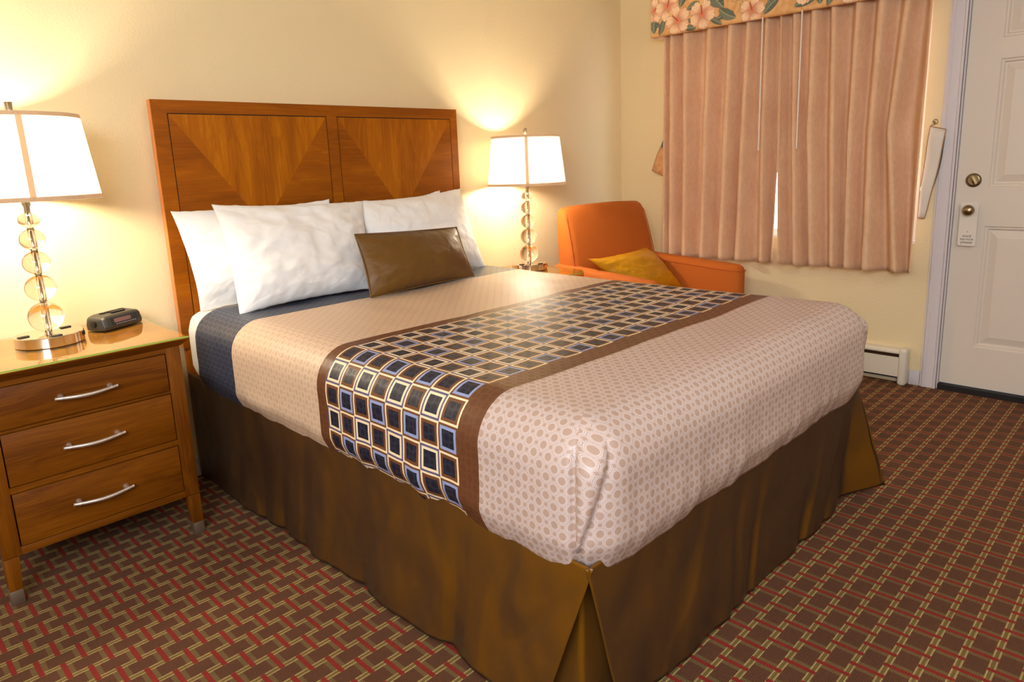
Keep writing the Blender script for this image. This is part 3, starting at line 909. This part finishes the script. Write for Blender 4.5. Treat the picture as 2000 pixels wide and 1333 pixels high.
# ------------------------------------------------------------------ lamps
def make_lamp(loc, rz, label):
    L = empty('table_lamp', loc, rz, label, 'lamp', 'crystal ball table lamps')
    base = lathe('base', [(0, 0), (.103, 0), (.105, .002), (.105, .034), (.103, .0365), (0, .0365)], 'chrome', L, 72)
    for x, y, rr in ((-.078, -.012, 0), (.062, .050, 0), (.004, -.086, 0)):
        q_ = box('outlet', -.017, .017, -.008, .008, .0365, .0405, 'aged_plastic', base, bevel=.001)
        q_.location = (x * math.cos(-rz) - y * math.sin(-rz), x * math.sin(-rz) + y * math.cos(-rz), 0); q_.rotation_euler = (0, 0, -rz + .2)
    o = box('switch', -.012, .012, -.1075, -.1030, .010, .026, 'dark_plastic', base, bevel=.001)
    o.rotation_euler = (0, 0, math.radians(184))
    rad = [(.0545, .053), (.0490, .0455), (.0425, .0400), (.0395, .0365), (.0330, .0270)]
    z = .041
    mets = bmesh.new()
    tube_bm(mets, [(0, 0, .037), (0, 0, .50)], .0045, 12)
    for k, (rx, rz_) in enumerate(rad):
        n = 20
        prof = [(.0085, -rz_ * .985)] + [(rx * math.sin(PI * i / n), -rz_ * math.cos(PI * i / n)) for i in range(1, n) if rx * math.sin(PI * i / n) > .0085] + [(.0085, rz_ * .985)]
        zc = z + rz_
        # the drilled bore closes the solid
        prof = prof + [prof[0]]
        lathe('glass_ball', prof, 'glass', L, 40, (0, 0, zc))
        tube_bm(mets, [(0, 0, z - .003), (0, 0, z + .001)], .013, 20)
        z += 2 * rz_ + .003
    tube_bm(mets, [(0, 0, z - .003), (0, 0, z + .018)], .010, 16)
    tube_bm(mets, [(0, 0, z + .018), (0, 0, z + .065)], .014, 16)
    fin(mets, 'stem', 'chrome', L, autos=True)
    # shade
    zb, zt, rb, rt = .497, .775, .228, .196
    sh = lathe('lamp_shade', [(rb, zb), (rt, zt)], 'shade', L, 96)
    tr = lathe('trim', [(rb + .0012, zb - .001), (rb - .0002, zb + .013)], 'shade_trim', sh, 96)
    tr = lathe('trim', [(rt + .0018, zt - .012), (rt + .0006, zt + .001)], 'shade_trim', sh, 96)
    for a in (0, PI):
        ca, sa = math.cos(a), math.sin(a); bm = bmesh.new()
        q = []
        for (r, zz, s) in ((rb, zb, -1), (rb, zb, 1), (rt, zt, 1), (rt, zt, -1)):
            r += .0012; w = .0085
            q.append(bm.verts.new((r * ca - s * w * sa, r * sa + s * w * ca, zz)))
        bm.faces.new(q); fin(bm, 'trim', 'shade_strip', sh)
    bm = bmesh.new()                              # harp and spider
    hp = [(.012, 0, z + .05)] + [(.06 * math.sin(PI * i / 12) + .005, 0, z + .05 + (.775 - z - .05 - .006) * (i / 12)) for i in range(1, 13)]
    tube_bm(bm, hp, .0018, 8); tube_bm(bm, [(-a, b, c) for a, b, c in hp], .0018, 8)
    for a in range(3):
        t = a * 2 * PI / 3 + .3; tube_bm(bm, [(0, 0, .770), ((rt - .002) * math.cos(t), (rt - .002) * math.sin(t), .771)], .0016, 8)
    fin(bm, 'harp', 'chrome', L, autos=True)
    lathe('finial', [(0, .770), (.006, .770), (.006, .780), (.0095, .782), (.0125, .818), (0, .819)], 'chrome', L, 20)
    lathe('bulb', [(0, z + .065), (.012, z + .067), (.014, z + .085), (.028, z + .115), (.030, z + .13), (.022, z + .152), (0, z + .16)], 'bulb', L, 24)
    li = bpy.data.lights.new('bulb_light', 'POINT'); li.energy = LAMP_W; li.color = LAMP_COL; li.shadow_soft_size = .045
    lo = bpy.data.objects.new('bulb_light', li); COL.objects.link(lo); lo.parent = L; lo.location = (0, 0, z + .125)
    return L
def toward(x, y): return math.atan2(-3.0944 - y, -1.0336 - x)
make_lamp((-.505, -.25, .7637), toward(-.505, -.25) + .10, 'left lamp with stacked glass balls and lit cream shade, standing beside the alarm clock')
make_lamp((1.955, -.25, .6967), toward(1.955, -.25) + .02, 'lamp with stacked glass balls and lit cream shade, between the bed and orange armchair')

# ------------------------------------------------------------------ alarm clock
ck = empty('alarm_clock', (-.268, -.148, .7637), math.radians(27), 'black alarm clock radio with a dim red display, on the left nightstand', 'alarm clock')
bm = bmesh.new()
prof = [(-.050, .0), (-.054, .012), (-.044, .045), (-.036, .052), (.030, .056), (.044, .050), (.052, .020), (.050, .0)]
rings = []
for x, k in ((-.090, .70), (-.086, .85), (-.076, .95), (-.06, 1), (.06, 1), (.078, .95), (.086, .85), (.090, .70)):
    rings.append([bm.verts.new((x, p[0] * k, .002 + p[1] * (k if p[1] > .03 else 1))) for p in prof])
for a, b in zip(rings, rings[1:]):
    for i in range(len(prof)): bm.faces.new([a[i], a[(i + 1) % len(prof)], b[(i + 1) % len(prof)], b[i]])
bm.faces.new(rings[0]); bm.faces.new(rings[-1][::-1])
fin(bm, 'body', 'black_plastic', ck, bevel=.007, seg=3, autos=True)
tilt = math.atan2(.010, .033)
fc = empty('face_panel', (0, 0, 0))
bpy.data.objects.remove(fc)
def on_face(name, x0, x1, h0, h1, mat, parent, out=.0015):
    # panel lying on the sloping front; h is height up the slope
    y = lambda h: -.054 + (h - .012) * (.010 / .033)
    bm = bmesh.new()
    f = [(x0, y(h0), h0 + .002), (x1, y(h0), h0 + .002), (x1, y(h1), h1 + .002), (x0, y(h1), h1 + .002)]
    a = [bm.verts.new((p[0], p[1] - out, p[2])) for p in f]; b = [bm.verts.new((p[0], p[1] + .003, p[2])) for p in f]
    bm.faces.new(a)
    for k in range(4): bm.faces.new([a[k], b[k], b[(k + 1) % 4], a[(k + 1) % 4]])
    return fin(bm, name, mat, parent)
pn = on_face('face_panel', -.058, .060, .014, .043, 'dark_plastic', ck, .0012)
on_face('display', -.045, .030, .023, .038, 'display', pn, .002)
bm = bmesh.new()
for i in range(9):
    x = -.040 + i * .0105; y = -.054 + (.0175 - .012) * .3
    bbox(bm, x, x + .006, y - .0022, y, .0185, .0200)
fin(bm, 'scale_print', 'print_white', pn)
for i, (x, w, y) in enumerate(((-.05, .022, .012), (-.022, .022, .012), (.006, .022, .012), (.034, .022, .012), (-.02, .06, -.012))):
    box('button', x, x + w, y - .006, y + .006, .053, .0605, 'dark_plastic', ck, bevel=.0015)
o = lathe('volume_dial', [(0, 0), (.012, 0), (.012, .008), (0, .008)], 'dark_plastic', ck, 20)
o.data.transform(Matrix.Rotation(-PI / 2, 4, 'Y')); o.location = (-.088, 0, .026)

# ------------------------------------------------------------------ armchair
ac = empty('armchair', (2.64, -.575, 0), math.radians(-7), 'orange woven fabric armchair with high back, in the corner by the curtains', 'armchair')
def chx(x): return x * (1. if x < 0 else .955) - .012
def soft(name, x0, x1, y0, y1, z0, z1, r, f, parent, seg=5, mat='orange', cuts=3):
    bm = bmesh.new(); bbox(bm, x0, x1, y0, y1, z0, z1)
    bmesh.ops.bevel(bm, geom=list(bm.edges), offset=r, segments=seg, profile=.5, affect='EDGES', clamp_overlap=True)
    bmesh.ops.subdivide_edges(bm, edges=[e for e in bm.edges if e.calc_length() > .12], cuts=cuts, use_grid_fill=True)
    for v in bm.verts:
        if f: v.co = Vector(f(v.co.x, v.co.y, v.co.z))
        v.co.x = chx(v.co.x)
    bmesh.ops.recalc_face_normals(bm, faces=bm.faces)
    me = bpy.data.meshes.new(name); bm.to_mesh(me); bm.free()
    return link(name, me, mat, parent, True)
def back_shape(x, y, z):
    # raked, narrower at top, top edge rolled backwards
    t = (z - .38) / .66
    k = 1 - .06 * max(0, t) ** 2
    k *= .895 if x > 0 else 1.02
    fr = min(1, max(0, (.30 - y) / .185))            # 1 at the front face, 0 at the rear
    yy = y + (.04 + .10 * fr) * max(0, t) - .03 * fr * math.sin(PI * min(1, max(0, t)))
    return (x * k, yy + .010 * (x / .4) ** 2, z + .012 * (1 - (x / .42) ** 2) * max(0, t))
soft('backrest', -.415, .415, .115, .30, .36, 1.035, .055, back_shape, ac, 7, cuts=5)
def arm_shape(sx):
    def f(x, y, z):
        t = (y - (-.50)) / .86
        # boat shaped plan: outer side tapers in to the rounded front
        xc = sx * .405
        w = 1 - .35 * max(0, (.25 - t) / .25) ** 2
        return (xc + (x - xc) * w + sx * .0 , y, z + (.035 * t if z > .5 else 0))
    return f
for sx in (-1, 1):
    a = soft('armrest', min(sx * .345, sx * .46), max(sx * .345, sx * .46), -.50, .34, .16, .655, .045, arm_shape(sx), ac, 6, cuts=5)
    pts = []
    f = arm_shape(sx)
    for i in range(60):
        th = 2 * PI * i / 60
        cx, cy = sx * .4025, -.08
        hx, hy = .0575, .42
        c, s = math.cos(th), math.sin(th)
        n = 7.
        px_ = cx + hx * (abs(c) ** (2 / n)) * (1 if c > 0 else -1); py_ = cy + hy * (abs(s) ** (2 / n)) * (1 if s > 0 else -1)
        x, y, z = f(px_, py_, .617); pts.append((chx(x), y, z + .0))
    pts.append(pts[0])
    tube('piping', pts, .0035, 'orange_seam', a, 8)
soft('seat_deck', -.35, .35, -.46, .25, .16, .34, .03, None, ac)
soft('seat_cushion', -.345, .345, -.485, .17, .33, .455, .05, lambda x, y, z: (x, y, z + (.015 * (1 - (x / .36) ** 2) if z > .4 else 0)), ac, 6)
for x in (-.37, .37):
    for y in (-.42, .27): lathe('leg', [(0, 0), (.014, 0), (.026, .17), (0, .17)], 'chest_wood', ac, 20, (x, y, 0))
# piping down the side seam of the back
for sx in (-1, 1):
    pts = []
    for i in range(26):
        t = i / 25; z = .45 + .575 * t
        x, y, z2 = back_shape(sx * (.403 - .03 * max(0, (t - .88) / .12) ** 2), .127 + .04 * max(0, (t - .93) / .07), z)
        pts.append((chx(x), y - .001, z2))
    tube('piping', pts, .003, 'orange_seam', ac, 8)
gp_ = pillow('cushion', [(2.40, -.70, .50), (2.96, -.70, .47), (2.93, -.42, .735), (2.17, -.52, .745)], .17, 'gold_satin', 'mustard gold satin cushion slumped in the orange armchair', 'cushion', 33., wr=.011, pinch=.10)

# ------------------------------------------------------------------ curtains
def curtain(name, top, mid, bot, topedge, label, seed, x0=3.112, amp=.030, n=420, m=60):
    """top/mid/bot: y of the fold ridges at z 2.2, 1.42 and .66 (first and last are the edges)"""
    P = np.zeros((n, m, 3)); K = len(top)
    ztop, zbot = 2.24, .655
    for j in range(m):
        z = ztop + (zbot - ztop) * j / (m - 1)
        if z > 1.42: w = (z - 1.42) / (2.05 - 1.42); ry = [a * w + b * (1 - w) for a, b in zip(top, mid)]
        else: w = (z - zbot) / (1.42 - zbot); ry = [a * w + b * (1 - w) for a, b in zip(mid, bot)]
        for i in range(n):
            s = i / (n - 1) * (K - 1); k = min(int(s), K - 2); f = s - k
            y = ry[k] * (1 - f) + ry[k + 1] * f
            span = abs(ry[k + 1] - ry[k])
            # rounded ridge, narrower deep valley
            c = .5 + .5 * math.cos(2 * PI * f); c = 1 - (1 - c) ** 1.5
            sp = lambda q: abs(ry[min(q + 1, K - 1)] - ry[min(q, K - 2)]) if q >= 0 else abs(ry[1] - ry[0])
            s0 = (sp(k - 1) + sp(k)) / 2; s1 = (sp(k) + (sp(k + 1) if k + 2 < K else sp(k))) / 2
            A = min(.118, .86 * (s0 * (1 - f) + s1 * f) + .008)
            tz = (z - zbot) / (ztop - zbot)
            A *= 1.0 - .25 * tz
            x = x0 + .004 - A * (c - .50) * 1.0
            x += .006 * nz(y * 6, z * 1.6, seed) + .0035 * nz(y * 14 + z * 3, z * 5, seed + 4)
            # the cloth slants under each ridge
            y2 = y + min(.010, .07 * span) * math.sin(2 * PI * f) * (.6 + .4 * math.sin(k * 2.1 + seed))
            zz = z
            if j == m - 1: zz += .006 * math.cos(2 * PI * f) + .006 * nz(y * 9, 0, seed)
            P[i, j] = (x, y2, zz)
    o = grid(name, P, 'curtain', None, thick=.003)
    # hem seam
    return tag(o, label, 'curtain', 'pink curtains on the window')
curtain('curtain', [-.449, -.50, -.616, -.782, -.925, -1.036, -1.149, -1.240], [-.446, -.505, -.626, -.766, -.908, -1.023, -1.147, -1.256], [-.452, -.51, -.621, -.758, -.890, -1.009, -1.172, -1.228], 0,
        'left hand pink suede look curtain hanging in folds behind the armchair', 3.)
curtain('curtain', [-1.226, -1.309, -1.424, -1.530, -1.654, -1.773, -1.897, -2.01], [-1.238, -1.331, -1.425, -1.557, -1.644, -1.756, -1.853, -2.008], [-1.276, -1.374, -1.475, -1.592, -1.663, -1.773, -1.931, -2.0], 0,
        'right hand pink suede look curtain hanging in folds nearest the door', 8.)
for (y, z0, lab) in ((-1.142, 1.341, 'thin white curtain wand hanging before the left hand curtain'), (-1.371, 1.340, 'thin white curtain wand hanging before the right hand curtain')):
    w = lathe('curtain_wand', [(0, z0), (.0042, z0), (.0050, z0 + .004), (.0042, z0 + .02), (.0042, 2.22), (0, 2.22)], 'wand', None, 12, (0, 0, 0))
    w.location = (3.042, y, 0)
    tag(w, lab, 'curtain wand', 'curtain wands')

# tiebacks on their wall hooks
def tieback(pts_left, pts_right, x, mat_f, label, bind='binding'):
    n = len(pts_left); P = np.zeros((n, 9, 3))
    for i in range(n):
        for j in range(9):
            t = j / 8; y = pts_left[i][0] * (1 - t) + pts_right[i][0] * t; z = pts_left[i][1] * (1 - t) + pts_right[i][1] * t
            P[i, j] = (x - .012 * math.sin(PI * t) - .006 * math.sin(i * .8), y, z)
    root = empty('curtain_tieback', (x, pts_left[0][0], pts_left[-1][1]), 0, label, 'tieback')
    P -= np.array(root.location)
    grid('strap', P, mat_f, root, thick=.003)
    rim = [P[i, 0] for i in range(n)] + [P[-1, j] for j in range(9)] + [P[i, 8] for i in range(n - 1, -1, -1)] + [P[0, j] for j in range(8, -1, -1)]
    tube('binding', [tuple(v) for v in rim], .0028, bind, root, 8)
    return root, P
def ip(a, b, n, bow=0.): return [(a[0] + (b[0] - a[0]) * i / n + bow * math.sin(PI * i / n), a[1] + (b[1] - a[1]) * i / n) for i in range(n + 1)]
tr_, P_ = tieback(ip((-2.013, 1.428), (-1.985, .95), 14, .004), ip((-2.086, 1.408), (-2.018, .945), 14, -.006), 3.195, 'lining', 'cream lined curtain tieback with brown binding hanging from a wall hook beside the door')
P2 = P_[1:-1].copy(); P2[:, :, 0] += .012; P2[:, :, 1] -= .004 * np.sin(np.linspace(0, 5, P2.shape[0]))[:, None] + .001
grid('back_layer', P2, 'tie_dark', tr_, thick=.003)
tl_, P_ = tieback(ip((-.356, 1.392), (-.284, 1.234), 6), ip((-.46, 1.345), (-.385, 1.19), 6), 3.20, 'tie_print', 'tan patterned tieback half hidden behind the left edge of the curtain')
Pt = np.zeros((6, 5, 3))
for i, (a, b) in enumerate(zip(ip((-.386, 1.458), (-.357, 1.394), 5), ip((-.46, 1.43), (-.46, 1.347), 5))):
    for j in range(5): Pt[i, j] = (3.199, a[0] + (b[0] - a[0]) * j / 4, a[1] + (b[1] - a[1]) * j / 4)
grid('strap_end', Pt - np.array(tl_.location), 'tie_dark', tl_, thick=.003)
def hook(y, z, lab):
    h = empty('wall_hook', (WX, y, z), 0, lab, 'hook', 'tieback hooks')
    pts = [(0, 0, 0), (-.015, 0, 0)] + [(-.028 + .0 * i, -.012 + .012 * math.cos(i * PI / 5), .004 + .012 * math.sin(i * PI / 5)) for i in range(8)] + [(-.03, .0, -.012), (-.032, .012, -.018)]
    tube('bent_wire', pts, .0022, 'aged_nickel', h, 8)
    xlathe('rose', [(0, 0), (.007, 0), (.005, .003), (0, .003)], 'aged_nickel', h, 16)
hook(-2.02, 1.447, 'small bent wire hook on the wall between curtain and door')
hook(-.395, 1.462, 'small bent wire hook on the wall left of the curtains')

# ------------------------------------------------------------------ valance with printed flowers
def paint_print(ny, nzz, w, h):
    """hibiscus print in metres; returns (nzz, ny, 3) linear colours"""
    rng = np.random.RandomState(5)
    yy, zz = np.meshgrid(np.linspace(0, w, ny), np.linspace(0, h, nzz))
    C = np.zeros((nzz, ny, 3))
    lin = lambda r, g, b: np.array(srgb(r, g, b)[:3])
    sw = np.sin(40 * yy + 3 * np.sin(30 * zz + 2 * np.sin(25 * yy))) * np.sin(45 * zz + 2.5 * np.sin(28 * yy))
    k = (np.clip(sw * 2.5, -1, 1) * .5 + .5)[..., None]
    C[:] = lin(236, 186, 128) * (1 - k) + lin(224, 168, 108) * k
    def put(mask, col, a=1.):
        a = (np.clip(mask, 0, 1) * a)[..., None]; C[:] = C * (1 - a) + col * a
    px = h / nzz
    def leaf(cx, cz, L, W, ang, dark=0.):
        c, s = math.cos(ang), math.sin(ang)
        u = ((yy - cx) * c + (zz - cz) * s) / L; v = (-(yy - cx) * s + (zz - cz) * c) / W
        ins = (u > 0) & (u < 1); wd = np.sin(PI * np.clip(u, 0, 1)) ** .8 * .5 * (1 + .0 * u)
        d = (wd - np.abs(v - .12 * np.sin(PI * u))) * W
        mk = np.clip(d / px + .5, 0, 1) * ins
        put(mk, lin(92, 104, 92)); 
        put(mk * (v > .12 * np.sin(PI * u)), lin(122, 130, 110), .8)
        put(mk * (np.abs(v - .12 * np.sin(PI * u)) < .045), lin(168, 168, 138), .9)
        put(mk * ((np.abs(((u * 7 + np.abs(v) * 3) % 1) - .5) < .09)), lin(156, 156, 126), .5)
        put(np.clip(1.2 - np.abs(d) / (px * 1.0), 0, 1) * ins, lin(66, 72, 68), .6)
    def flower(cx, cz, R, rot):
        for kx in range(5):
            a = rot + kx * 2 * PI / 5
            c, s = math.cos(a), math.sin(a)
            u = ((yy - cx) * c + (zz - cz) * s) / R; v = (-(yy - cx) * s + (zz - cz) * c) / R
            wd = (.60 + .05 * np.sin(kx * 2.3 + rot * 5)) * np.clip(u, 0, 1.2) ** .75 * np.sqrt(np.clip(1.06 - u, 0, 1)) * 1.62 * (1 + .06 * np.sin(u * 16 + kx))
            fr = .05 * np.sin(17 * v + kx) * (u > .5) - .02 * np.sin(41 * v)
            d = np.minimum(wd - np.abs(v), 1 + fr - u)
            mk = np.clip(d * R / px + .5, 0, 1) * (u > 0)
            t = np.clip(u, 0, 1)[..., None]
            col = lin(206, 96, 66) * np.clip(1 - t * 2.6, 0, 1) + lin(250, 216, 178) * np.clip(t * 1.5, 0, 1) * (1 - np.clip(1 - t * 2.6, 0, 1)) + lin(240, 170, 132) * np.clip(.4 - t * .3, 0, 1)
            a_ = mk[..., None]; C[:] = C * (1 - a_) + np.clip(col, 0, 1) * a_
            vein = mk * (np.abs(np.sin(v / (np.clip(u, .15, 2)) * 14)) < .25) * (u < .9)
            put(vein, lin(232, 148, 112), .75); put(mk * (v > .18) * (u > .15), lin(232, 152, 116), .45)
            put(np.clip(1.3 - np.abs(d) * R / (px * .9), 0, 1) * (u > .05), lin(190, 116, 82), .6)
        sa = rot + .5
        for q in range(18):
            t = q / 18 * .95 * R
            rr = .05 * R if q < 14 else .10 * R
            m_ = np.clip((rr - np.hypot(yy - cx - t * math.cos(sa), zz - cz - t * math.sin(sa))) / px + .5, 0, 1)
            put(m_, lin(188, 78, 48) if q < 14 else lin(236, 196, 120))
    def berries(cx, cz, R):
        for q in range(16):
            a = rng.rand() * 2 * PI; r = R * math.sqrt(rng.rand()); bx, bz = cx + r * math.cos(a), cz + r * math.sin(a) * 1.2
            d = np.hypot(yy - bx, zz - bz); rr = .0085
            put(np.clip((rr - d) / px + .5, 0, 1), lin(244, 212, 156)); put(np.clip(1.3 - np.abs(d - rr) / (px * .8), 0, 1), lin(170, 120, 70), .8)
            put(np.clip((.002 - d) / px + .5, 0, 1), lin(190, 130, 70))
    # motifs: left end as in the room, then the repeat
    items = [('L', .075, .055, .09, .035, 2.3), ('L', .085, .05, .08, .03, .9), ('L', .235, .03, .08, .03, .5), ('L', .245, .02, .09, .035, -.1), ('L', .33, .19, .11, .035, 1.9), ('L', .345, .19, .10, .035, 1.2), ('L', .43, .05, .09, .035, -.5), ('L', .47, .04, .12, .04, .2), ('L', .565, .19, .11, .035, 1.5), ('L', .63, .20, .12, .04, 2.0), ('L', .77, .02, .12, .05, .7), ('L', 1.02, .19, .1, .04, 2.4), ('L', .03, .02, .13, .06, 1.45), ('L', .10, .10, .10, .04, 4.4), ('L', .16, .03, .12, .045, .1), ('L', .30, .08, .13, .05, -.4), ('L', .22, .15, .14, .06, 1.1),
             ('L', .27, .13, .10, .04, .25), ('L', .40, .12, .16, .07, .9), ('L', .44, .18, .12, .05, 2.4), ('L', .52, .10, .17, .085, 2.2), ('L', .60, .03, .13, .06, 2.6), ('L', .72, .10, .13, .06, 1.9),
             ('L', .80, .08, .17, .08, 1.2), ('L', .95, .03, .14, .06, .3), ('L', .90, .18, .12, .05, .2),
             ('B', .055, .12, .030), ('B', .60, .16, .034), ('B', .66, .10, .028), ('B', .86, .22, .03),
             ('F', .03, .16, .07, .3), ('F', .13, .17, .085, .8), ('F', .205, .075, .085, 1.9), ('F', .375, .085, .085, 1.2), ('F', .70, .055, .075, 1.4), ('F', 1.0, .12, .085, 2.2), ('F', .50, .26, .08, .4), ('F', .28, .27, .075, 2.4), ('F', .80, .29, .08, 1.)]
    for rep in range(2):
        for it in items:
            o = rep * 1.06
            if it[1] + o > w + .1: continue
            if it[0] == 'L': leaf(it[1] + o, it[2], it[3], it[4], it[5])
            elif it[0] == 'B': berries(it[1] + o, it[2], it[3])
            else: flower(it[1] + o, it[2], it[3], it[4])
    return C
def make_valance():
    VX, VY0, VY1, VZ0, VZ1 = 3.035, -2.10, -.378, 2.087, 2.44
    ny, nzz = 640, 132; w = VY1 - VY0; h = VZ1 - VZ0
    C = paint_print(ny, nzz, w, h)
    P = np.zeros((ny, nzz, 3))
    ys = np.linspace(VY1, VY0, ny); zs = np.linspace(VZ0, VZ1, nzz)
    P[:, :, 1] = ys[:, None]; P[:, :, 2] = zs[None, :]
    e = np.minimum(ys[None, :].T * 0 + (VY1 - ys)[:, None], (ys - VY0)[:, None]); e = np.minimum(e, (zs - VZ0)[None, :]); r = .014
    k = np.clip(1 - e / r, 0, 1); P[:, :, 0] = VX + r * (1 - np.sqrt(np.clip(1 - k * k, 0, 1)))
    lowl = (np.clip(1 - (VY1 - ys) / .03, 0, 1)[:, None] * np.clip(1 - (zs - VZ0) / .03, 0, 1)[None, :]); P[:, :, 1] -= lowl * .006
    root = empty('valance', (VX, (VY0 + VY1) / 2, VZ0), 0, 'upholstered box valance with hibiscus flower print above the pink curtains', 'valance')
    P -= np.array(root.location)
    idx = np.arange(ny * nzz).reshape(ny, nzz)
    F = np.stack([idx[:-1, :-1], idx[1:, :-1], idx[1:, 1:], idx[:-1, 1:]], -1).reshape(-1, 4)
    me = bpy.data.meshes.new('printed_front'); me.from_pydata(P.reshape(-1, 3).tolist(), [], F.tolist())
    a = me.color_attributes.new('print', 'FLOAT_COLOR', 'POINT')
    col = np.ones((ny, nzz, 4)); col[:, :, :3] = np.transpose(C, (1, 0, 2))
    a.data.foreach_set('color', col.ravel())
    link('printed_front', me, 'floral', root, True)
    hw_ = w / 2
    bm = bmesh.new()
    bbox(bm, .014, .195, hw_ - .012, hw_, 0, h); bbox(bm, .014, .195, -hw_, -hw_ + .012, 0, h); bbox(bm, .014, .024, -hw_ + .012, hw_ - .012, 0, h); bbox(bm, .014, .195, -hw_, hw_, h, h + .012)
    fin(bm, 'board', 'tie_print', root)
make_valance()
tag(box('curtain_rail', 3.085, 3.135, -2.06, -.42, 2.244, 2.270, 'vinyl'), 'white curtain rail under the flowered valance', 'curtain rail')

# ------------------------------------------------------------------ baseboard heater
ht = empty('baseboard_heater', (WX, -1.25, 0), 0, 'white baseboard heater with dark grille on the window wall, left of the door', 'heater')
HY0, HY1 = -.715, 1.20
prism('back_plate', [(0, .02), (-.008, .02), (-.008, .18), (0, .18)], 1, HY0, HY1, 'heater', ht)
prism('top_cover', [(0, .205), (-.050, .203), (-.066, .192), (-.066, .182), (-.060, .184), (-.050, .192), (0, .194)], 1, HY0, HY1, 'heater', ht)
prism('front_cover', [(-.064, .048), (-.068, .048), (-.068, .155), (-.056, .160), (-.056, .156), (-.064, .151)], 1, HY0, HY1, 'heater', ht)
box('inner_shadow_plate', -.030, -.008, HY0, HY1, .03, .185, 'dark', ht)
bm = bmesh.new()
n = 150
for i in range(n):                                # grille bars above the front cover
    y = HY0 + .02 + i * .0062
    if y > HY1 - .01: break
    bbox(bm, -.058, -.0555, y, y + .0022, .153, .187)
bbox(bm, -.0585, -.055, HY0, HY0 + .95, .165, .168); bbox(bm, -.0585, -.055, HY0, HY0 + .95, .175, .178)
g_ = fin(bm, 'grille', 'aged_nickel', ht); g_['kind'] = 'stuff'
bm = bmesh.new(); bbox(bm, -.080, 0, HY0 - .033, HY0 + .010, 0, .214)
fin(bm, 'end_cap', 'heater', ht, bevel=.016, seg=4, autos=True)
